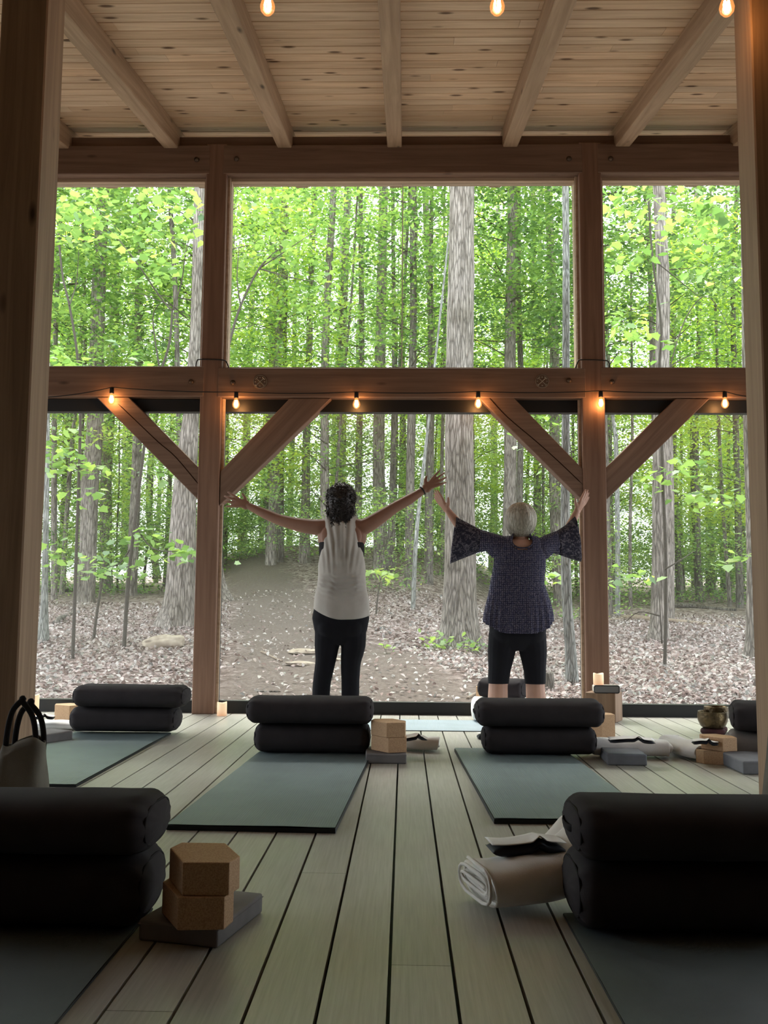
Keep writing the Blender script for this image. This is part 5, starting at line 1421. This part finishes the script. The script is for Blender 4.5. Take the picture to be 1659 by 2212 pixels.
T[15] = px_trunk('maple_tree', (846, 1240), [(846, 1240, 17), (848, 1050, 14), (852, 850, 12), (850, 600, 9)], bd, 'dark trunk close behind the grey trunk under the raised right arm', 0.3, seed=11)
T[16] = px_trunk('maple_tree', (928, 1262), [(928, 1262, 17), (926, 1100, 15), (928, 950, 13), (930, 700, 10)], bd, 'dark trunk left of the thick oak, under the raised hand', 0.3, seed=12)
T[20] = px_trunk('beech_tree', (892, 1318), [(892, 1318, 10), (900, 1150, 9), (918, 980, 7), (940, 780, 5)], bp_, 'thin pale trunk leaning right towards the thick oak', 0.4, seed=13, n=10)
T[13] = px_trunk('beech_tree', (1236, 1478), [(1236, 1478, 28), (1232, 1400, 24), (1224, 1280, 22), (1221, 1100, 20), (1222, 900, 17), (1223, 600, 16), (1222, 430, 15)], bp_, 'pale lichen-covered trunk standing close outside, just left of the right wall post', 0.5, seed=14, n=22)
T[17] = px_trunk('maple_tree', (1420, 1386), [(1420, 1386, 48), (1424, 1330, 36), (1426, 1150, 34), (1427, 950, 33), (1430, 800, 31), (1432, 600, 28), (1424, 430, 26)], bk, 'straight grey trunk in the right windows behind the twin dark stems', 0.5, seed=15, n=24)
T[18] = px_trunk('maple_tree', (1630, 1424), [(1630, 1424, 50), (1628, 1370, 32), (1625, 1200, 24), (1618, 1000, 20), (1612, 800, 17), (1608, 500, 15)], bk, 'trunk with spreading roots at the right edge of the right windows, beside the near post', 0.9, seed=16, n=22)
T[21] = px_trunk('maple_tree', (1512, 1300), [(1500, 1300, 18), (1506, 1200, 16), (1502, 1050, 20), (1500, 930, 18), (1508, 780, 10), (1512, 600, 9)], bd, 'dark rough trunk right of the straight grey one in the lower right window', 0.3, seed=17)
T[22] = px_trunk('maple_tree', (1468, 1300), [(1468, 1300, 13), (1464, 1150, 12), (1456, 1000, 10), (1450, 850, 9)], bd, 'slim brown trunk between the grey and the dark rough trunks in the lower right window', 0.3, seed=18, n=12)
T[23] = px_trunk('beech_tree', (1334, 1330), [(1334, 1330, 12), (1334, 1150, 11), (1330, 950, 10), (1318, 860, 8)], bp_, 'slim pale trunk just right of the right wall post', 0.3, seed=19, n=12)
T[24] = px_trunk('beech_tree', (480, 1300), [(486, 1304, 44), (470, 1250, 30), (462, 1150, 24), (455, 900, 22)], bk, 'spreading tree foot seen just right of the left wall post', 1.2, seed=20, n=22)
T[25] = px_trunk('maple_tree', (338, 1236), [(318, 1236, 16), (322, 1100, 15), (330, 950, 13), (352, 800, 8)], bd, 'dark trunk behind the leaning oak in the lower left window', 0.3, seed=21, n=12)

# saplings with their own stems and big near leaves
def sapling(base, pts, wpx, label, clusters, leafsize=0.11, seed=1, tone=0.48, mt=None, forks=(), shape=MAPLE, top=None):
    root, b = px_trunk('sapling', base, [(x, y, wpx*(1-0.5*i/len(pts))) for i, (x, y) in enumerate(pts)], mt or M['stem'], label, 0.2, 'sapling', top=-1, seed=seed, n=9)
    bm = bmesh.new(); Y = b.y
    for f in forks:
        q = [at(x, y, Y+0.15*math.sin(i*2+seed)) - b for i, (x, y) in enumerate(f)]
        tube_bm(bm, catmull(q, 4), [0.5*wpx*0.45*Y/FPX*(1-0.7*i/(4*(len(q)-1))) for i in range(4*(len(q)-1)+1)], 6)
    if forks: link('branch', from_bm(bm, 'branch', True), mt or M['stem'], root)
    rs = np.random.RandomState(seed); P3 = []
    for cx, cy_, rp, n in clusters:
        c = at(cx, cy_, Y) - b; c = np.array((c.x, c.y + rs.uniform(-0.5, 0.5), c.z)); r_ = rp*Y/FPX
        k = n; dx = rs.normal(0, r_*0.55, k); dz = rs.normal(0, r_*0.22, k); dy = rs.normal(0, 0.30, k)
        P3.append(np.stack([c[0]+dx, c[1]+dy, c[2]+dz-0.18*np.abs(dx)], 1))
    if P3: link('foliage', leaves_mesh(np.concatenate(P3), leafsize, shape, 0.35, seed, tone, 0.25), M['leaf'], root)
    return root
sapling((157, 1424), [(157, 1424), (160, 1340), (164, 1220), (168, 1100), (172, 980), (173, 880), (166, 760), (150, 660), (136, 600), (128, 530)], 8, 'slim dark sapling nearest the left edge, crossing the lower left window',
        [(150, 985, 50, 26), (110, 1000, 40, 20), (200, 1010, 50, 22), (210, 1075, 45, 18), (120, 1190, 60, 26), (140, 940, 40, 14), (130, 430, 60, 40), (180, 470, 60, 34), (130, 500, 50, 20), (170, 790, 60, 30), (120, 780, 50, 26)], 0.12, 31, forks=[[(168, 1010), (150, 990), (115, 1000)], [(173, 900), (160, 850), (120, 870)], [(150, 660), (165, 610), (170, 540)]])
sapling((268, 1404), [(268, 1404), (272, 1330), (278, 1250), (285, 1180), (296, 1090), (312, 960), (322, 880), (348, 800), (366, 740), (372, 672)], 9, 'slim sapling with layered leaves in the middle of the lower left window',
        [(340, 1180, 60, 30), (250, 1220, 60, 24), (400, 1190, 55, 20), (300, 1150, 60, 28), (330, 1010, 50, 18), (390, 1020, 40, 12), (430, 1195, 40, 10), (300, 470, 50, 26), (340, 430, 60, 38), (400, 470, 50, 28), (300, 560, 60, 30), (340, 590, 50, 26), (380, 560, 40, 18), (420, 520, 35, 12), (210, 440, 60, 34), (240, 490, 50, 22), (300, 790, 60, 24)],
        0.125, 32, forks=[[(290, 1130), (330, 1185), (400, 1190)], [(285, 1180), (260, 1215), (235, 1225)], [(372, 672), (345, 640), (290, 560), (240, 500), (205, 482)], [(372, 672), (392, 610), (402, 540), (418, 480)], [(345, 800), (330, 690), (345, 655)]])
sapling((202, 1386), [(202, 1386), (210, 1320), (221, 1250), (226, 1200)], 7, 'short slanting sapling between the two slim ones in the lower left window', [(232, 1215, 70, 26), (260, 1235, 50, 14), (200, 1240, 40, 10)], 0.10, 33)
sapling((456, 1330), [(456, 1330), (462, 1200), (466, 1000), (470, 850), (496, 740), (520, 660), (560, 580), (600, 540)], 8, 'sapling whose leafy top fills the upper left of the wide middle window',
        [(560, 440, 70, 60), (620, 450, 60, 50), (600, 510, 60, 46), (650, 500, 50, 40), (640, 560, 60, 40), (690, 560, 40, 24), (560, 540, 50, 26), (540, 480, 50, 30), (680, 470, 40, 20), (700, 620, 50, 20), (620, 640, 50, 18)], 0.115, 34, tone=0.55, forks=[[(520, 660), (512, 600), (518, 520)], [(560, 580), (620, 540), (680, 500)], [(560, 580), (630, 600), (690, 610)]])
sapling((1436, 1444), [(1436, 1444), (1438, 1340), (1438, 1200), (1432, 1050), (1428, 900), (1424, 800), (1428, 700), (1410, 560), (1400, 420)], 8, 'dark forked sapling in front of the straight grey trunk in the right windows',
        [(1480, 1010, 50, 22), (1410, 1030, 40, 14), (1500, 1080, 40, 14), (1405, 1240, 22, 7), (1380, 1240, 40, 10), (1460, 1040, 40, 12), (1540, 1070, 60, 24), (1590, 1200, 60, 24), (1340, 440, 60, 44), (1400, 470, 60, 34), (1480, 450, 60, 40), (1530, 480, 60, 44), (1560, 560, 60, 36), (1340, 560, 50, 30), (1500, 540, 40, 20), (1350, 680, 60, 34), (1380, 740, 70, 36)],
        0.12, 35, tone=0.5, forks=[[(1430, 1390), (1425, 1300), (1424, 1250)], [(1436, 1230), (1470, 1210), (1500, 1190)], [(1428, 880), (1440, 820), (1480, 690), (1530, 640), (1580, 720)], [(1410, 560), (1460, 600), (1520, 650)], [(1424, 1330), (1380, 1322), (1350, 1345)]])
sapling((1265, 1440), [(1265, 1440), (1262, 1300), (1250, 1100), (1230, 950)], 4, 'thin leafy sapling behind the right wall post', [(1190, 1240, 45, 22), (1150, 1240, 30, 10), (1185, 880, 50, 18), (1200, 1010, 40, 14), (1150, 930, 40, 12), (1320, 1250, 40, 14)], 0.11, 36, tone=0.6)
sapling((812, 1330), [(812, 1330), (816, 1290), (822, 1250)], 4, 'knee-high leafy sapling right of the tank top', [(822, 1232, 34, 22), (838, 1245, 20, 8)], 0.13, 37, tone=0.75)
# small green plants at the foot of the thick oak
rs = np.random.RandomState(8)
for px, py, n, lb in ((948, 1388, 46, 'clump of small green leaves at the left foot of the thick oak'), (1016, 1392, 40, 'clump of small green leaves at the right foot of the thick oak'), (838, 1395, 10, 'tiny green seedling on the path edge left of the thick oak')):
    b = gat(px, py+18); r = 0.14 if n > 20 else 0.06
    c = np.stack([rs.normal(0, r, n), rs.normal(0, r, n), 0.03+np.abs(rs.normal(0, 0.09, n))], 1)
    root = empty('green_plant', b, 0, lb, 'plant')
    link('foliage', leaves_mesh(c, 0.075, MAPLE, 0.4, 5, 0.62), M['leaf'], root)
    bm = bmesh.new()
    for p in c[::3]: tube_bm(bm, [(p[0]*0.3, p[1]*0.3, 0), tuple(p)], 0.002, 4)
    link('stem', from_bm(bm, 'stem'), M['stem'], root)

# background trees: shared meshes, every tree an object of its own
def straight_trunk(seed, h, r0, lean):
    rr = random.Random(seed); pts = [(Vector((0, 0, -0.3)), r0*1.1), (Vector((0, 0, 0)), r0*1.05)]
    x = 0
    for k in range(1, 6):
        x += lean*h/5+rr.uniform(-0.12, 0.12); pts.append((Vector((x, rr.uniform(-.1, .1), h*k/5)), r0*(1-0.10*k)))
    return trunk_me(pts, 0.3, seed, 10)
TRK = [straight_trunk(50+i, 16, r0, ln) for i, (r0, ln) in enumerate([(0.15, 0.0), (0.11, 0.03), (0.17, -0.01), (0.07, -0.04), (0.06, 0.05), (0.12, 0.02)])]
CRW = [crown_me(60+i, z0, z1, rad, nsp, nl, sz, tone=tn) for i, (z0, z1, rad, nsp, nl, sz, tn) in enumerate([
    (1.6, 8.5, 2.2, 130, 46, 0.095, 0.40), (2.2, 9.5, 2.4, 150, 46, 0.10, 0.58), (0.9, 5.5, 2.0, 90, 46, 0.09, 0.52), (5.0, 14, 3.0, 330, 44, 0.125, 0.52), (6.5, 15.5, 3.2, 330, 44, 0.13, 0.38)])]
CRW += [crown_me(68+i, z0, z1, 2.5, 300, 46, 0.115, tone=tn) for i, (z0, z1, tn) in enumerate([(0.5, 8.5, 0.50), (1.0, 10, 0.66)])]   # fuller crowns for the rows at the back
CRY = crown_me(70, 2.5, 12, 2.8, 280, 40, 0.14, tone=0.6)
SHR = [crown_me(75+i, 0.15, z1, 1.3, 60, 34, 0.11, tone=tn) for i, (z1, tn) in enumerate([(2.2, 0.45), (3.0, 0.6)])]
BRN = [branches_me(80+i, z0, z1, 1.9, 26, 0.018) for i, (z0, z1) in enumerate([(0.8, 7.5), (1.5, 9), (5, 13)])]
SST = branches_me(90, 0.0, 1.8, 1.0, 14, 0.012)
for i, t in enumerate(TRK): t.materials.append(bd if i in (1, 4) else bk)
ANCH = sorted([(-0.385, 'behind the slim sapling nearest the left edge'), (-0.345, 'behind the left grey trunk'), (-0.29, 'behind the dark trunk of the left windows'), (-0.245, 'behind the leaning oak'), (-0.205, 'behind the left wall post'),
        (-0.165, 'right of the left wall post'), (-0.125, 'behind the left raised arm'), (-0.09, 'left of the curly dark hair'), (-0.055, 'above the curly dark hair'), (-0.02, 'beside the grey trunk behind the raised right arm'), (0.02, 'left of the thick oak'),
        (0.06, 'behind the thick oak'), (0.10, 'right of the thick oak'), (0.135, 'above the silver hair'), (0.17, 'left of the right wall post'), (0.21, 'behind the right wall post'), (0.245, 'left of the straight grey trunk'), (0.28, 'behind the straight grey trunk'),
        (0.315, 'right of the dark rough trunk'), (0.35, 'by the trunk at the right edge'), (0.39, 'behind the right near post')])
def where(x, y):
    q = x/y; return min(ANCH, key=lambda a: abs(a[0]-q))[1]
far_used = {}
def uniq(base, x, y, row):
    """the label names kind, depth and neighbour; further trees of one spot are told apart by depth"""
    for d in (['first row', 'second row', 'third row', 'fourth row', 'fifth row', 'last row'][row],):
        lb = '%s, %s, %s' % (base, d, where(x, y))
        if lb not in far_used: far_used[lb] = 1; return lb
    return None
def far_tree(x, y, kind, trk, rz, s=1.0, label='', cat='tree'):
    b = Vector((x, y, ground(x, y)-0.02)); root = empty('shrub' if kind == 'S' else 'forest_tree', b, rz, label, 'shrub' if kind == 'S' else cat, 'shrubs of the undergrowth' if kind == 'S' else 'trees in the woods behind'); root.scale = (s, s, s)
    if kind == 'S':
        link('foliage', SHR[trk], M['leaf'], root); link('branches', SST, M['stem'], root); return root
    link('trunk', TRK[trk], None, root)
    if kind is not None:
        o = link('foliage', CRY if kind == 'Y' else CRW[kind], M['leaf_yellow'] if kind == 'Y' else M['leaf'], root)
        link('branches', BRN[0 if kind in (0, 2, 5) else (1 if kind in (1, 'Y', 6) else 2)], M['stem'], root)
    return root
rr = random.Random(21)
KN = {5: 'full-crowned mid green tree', 6: 'full-crowned bright green tree', 0: 'bushy dark green tree', 1: 'bushy light green tree', 2: 'low-branched green tree', 3: 'tall light-crowned tree', 4: 'tall dark-crowned tree', 'Y': 'yellow-green tree', None: 'bare-stemmed tree', 'S': 'leafy shrub'}
rows_ = [(18.5, 3.0, 6), (22, 2.6, 9), (26, 2.3, 14), (30.5, 2.2, 17), (36, 2.4, 18), (43, 2.7, 20)]
for row, (Y, dx, n) in enumerate(rows_):
    for i in range(n):
        X = (i-(n-1)/2)*dx + rr.uniform(-0.9, 0.9); yy = Y + rr.uniform(-1.6, 1.6)
        q = X/yy
        c, h = path_c(yy)
        if abs(X-c) < h+0.6 and yy < 26: continue
        kind = rr.choice([3, 1, 3, 4, None]) if row == 0 else (rr.choice([3, 1, 3, 4, 2]) if row == 1 else rr.choice([0, 1, 2, 3, 4, 'Y', 3]))
        if row < 3 and 0.03 < q < 0.085: continue
        if row > 2: kind = rr.choice([5, 6, 3, 4, 5, 'Y', 6])
        if row > 1 and -0.115 < q < -0.045: kind = rr.choice([2, 0, 2])      # the clearing where the sky breaks through
        if row > 1 and (0.115 < q < 0.15 or q < -0.33) and kind in (3, 4): kind = 1
        for kk in (kind, 1, 2, 0, 3, 'Y', 4) if row < 3 else (kind, 5, 6, 'Y', 3, 4):
            lb = uniq(KN[kk], X, yy, row)
            if lb: break
        if lb is None: continue
        far_tree(X, yy, kk, rr.randrange(6), rr.uniform(0, 6.28), rr.uniform(0.85, 1.15), lb)
for row, (Y, dx, n) in enumerate([(20, 4.2, 5), (25, 3.6, 8), (28.5, 2.4, 15), (31.5, 2.3, 17), (36, 2.5, 18), (44, 3.0, 18)]):
    for i in range(n):
        X = (i-(n-1)/2)*dx + rr.uniform(-0.8, 0.8); yy = Y + rr.uniform(-1.3, 1.3); c, h = path_c(yy)
        if abs(X-c) < h+0.9 and yy < 27: continue
        lb = uniq('leafy shrub', X, yy, row)
        if lb: far_tree(X, yy, 'S', rr.randrange(2), rr.uniform(0, 6.28), rr.uniform(0.5, 0.8) if row < 2 else rr.uniform(0.7, 1.2), lb)
for i in range(34):
    Y = rr.uniform(17, 33); X = rr.uniform(-0.42, 0.42)*Y; c, h = path_c(Y)
    if abs(X-c) < h+0.4: continue
    lb = uniq('thin bare stem', X, Y, min(5, int((Y-15)/4)))
    if lb: far_tree(X, Y, None, rr.choice([1, 3, 4, 3, 4]), rr.uniform(0, 6.28), rr.uniform(0.5, 0.95), lb)

# rock, flat stones, stump, logs, sticks
def rock(px, py, sx, sy, sz, rz, label, seed, cat='rock', mt=None):
    b = gat(px, py); bm = bmesh.new(); bmesh.ops.create_icosphere(bm, subdivisions=4, radius=1)
    for v in bm.verts:
        d = v.co.copy(); k = 1+0.22*noise.noise(d*1.3+Vector((seed, 0, 0)))+0.08*noise.noise(d*4+Vector((seed, 2, 0)))
        e = 0.7; d = Vector([math.copysign(abs(c)**e, c) for c in d]); v.co = Vector((d.x*sx, d.y*sy, d.z*sz))*k
    o = link(cat.replace(' ', '_'), from_bm(bm, 'rock', True), mt or M['stone'], None, (b.x, b.y, b.z+sz*0.55), (R(2), R(-7) if sz > 0.05 else 0, rz)); return tag(o, label, cat)
rock(350, 1400, 0.27, 0.14, 0.105, 0.1, 'long pale rock lying at the foot of the leaning oak', 1)
rock(662, 1410, 0.22, 0.20, 0.030, 0.4, 'flat pale stone set in the path beside the left leg', 2)
rock(650, 1436, 0.17, 0.14, 0.025, 1.0, 'lower flat pale stone in the path beside the left leg', 3)
rock(708, 1428, 0.15, 0.12, 0.025, 0.2, 'flat pale stone in the path behind the left leg', 4)
b = gat(1182, 1492); o = link('tree_stump', lathe_me([(0, -0.1), (0.085, -0.1), (0.075, 0.02), (0.068, 0.17), (0.064, 0.18), (0, 0.182)], 18), M['bark_dark'], None, b); tag(o, 'small cut stump outside, right of the capri leggings', 'stump')
def log(p0, p1, r_, label, mt=M['deadwood'], bend=0.02, cat='log'):
    a = gat(*p0); b = gat(*p1); n = 8; pts = []
    for i in range(n+1):
        t = i/n; p = a.lerp(b, t); p.z = max(ground(p.x, p.y)+r_*0.5, p.z+r_*0.4) + bend*math.sin(t*math.pi*2); pts.append(p - a)
    o = link(cat.replace(' ', '_'), tube_me(catmull(pts, 3), [r_*(1-0.5*i/(3*n)) for i in range(3*n+1)], 8), mt, None, a); return tag(o, label, cat)
log((1345, 1338), (1620, 1362), 0.06, 'long fallen log across the lower right window'); log((1450, 1312), (1590, 1320), 0.07, 'fallen dark log behind the longer one in the lower right window', M['bark_dark'])
log((120, 1350), (158, 1325), 0.05, 'short dark log leaning by the slim dark sapling', M['bark_dark']); log((565, 1410), (610, 1432), 0.018, 'pale stick on the path', bend=0.0, cat='stick')
log((556, 1496), (606, 1497), 0.012, 'dark stick on the path close to the screens', M['bark_dark'], 0, 'stick'); log((935, 1400), (1010, 1395), 0.02, 'grey twig lying below the thick oak', bend=0.01, cat='stick')
log((310, 1448), (410, 1432), 0.012, 'long thin twig on the ground in the lower left window', bend=0.01, cat='stick'); log((1010, 1513), (1056, 1488), 0.016, 'pale stick behind the grey bolster outside', bend=0.0, cat='stick')
log((1300, 1345), (1400, 1335), 0.022, 'grey fallen branch left of the straight trunk in the right window', bend=0.03, cat='fallen branch')
log((100, 1280), (330, 1268), 0.06, 'mossy fallen log behind the trunks in the lower left window', M['bark_dark'])
for o in list(sc.objects):
    if o.get('kind') == 'structure' and 'label' in o: del o['label']
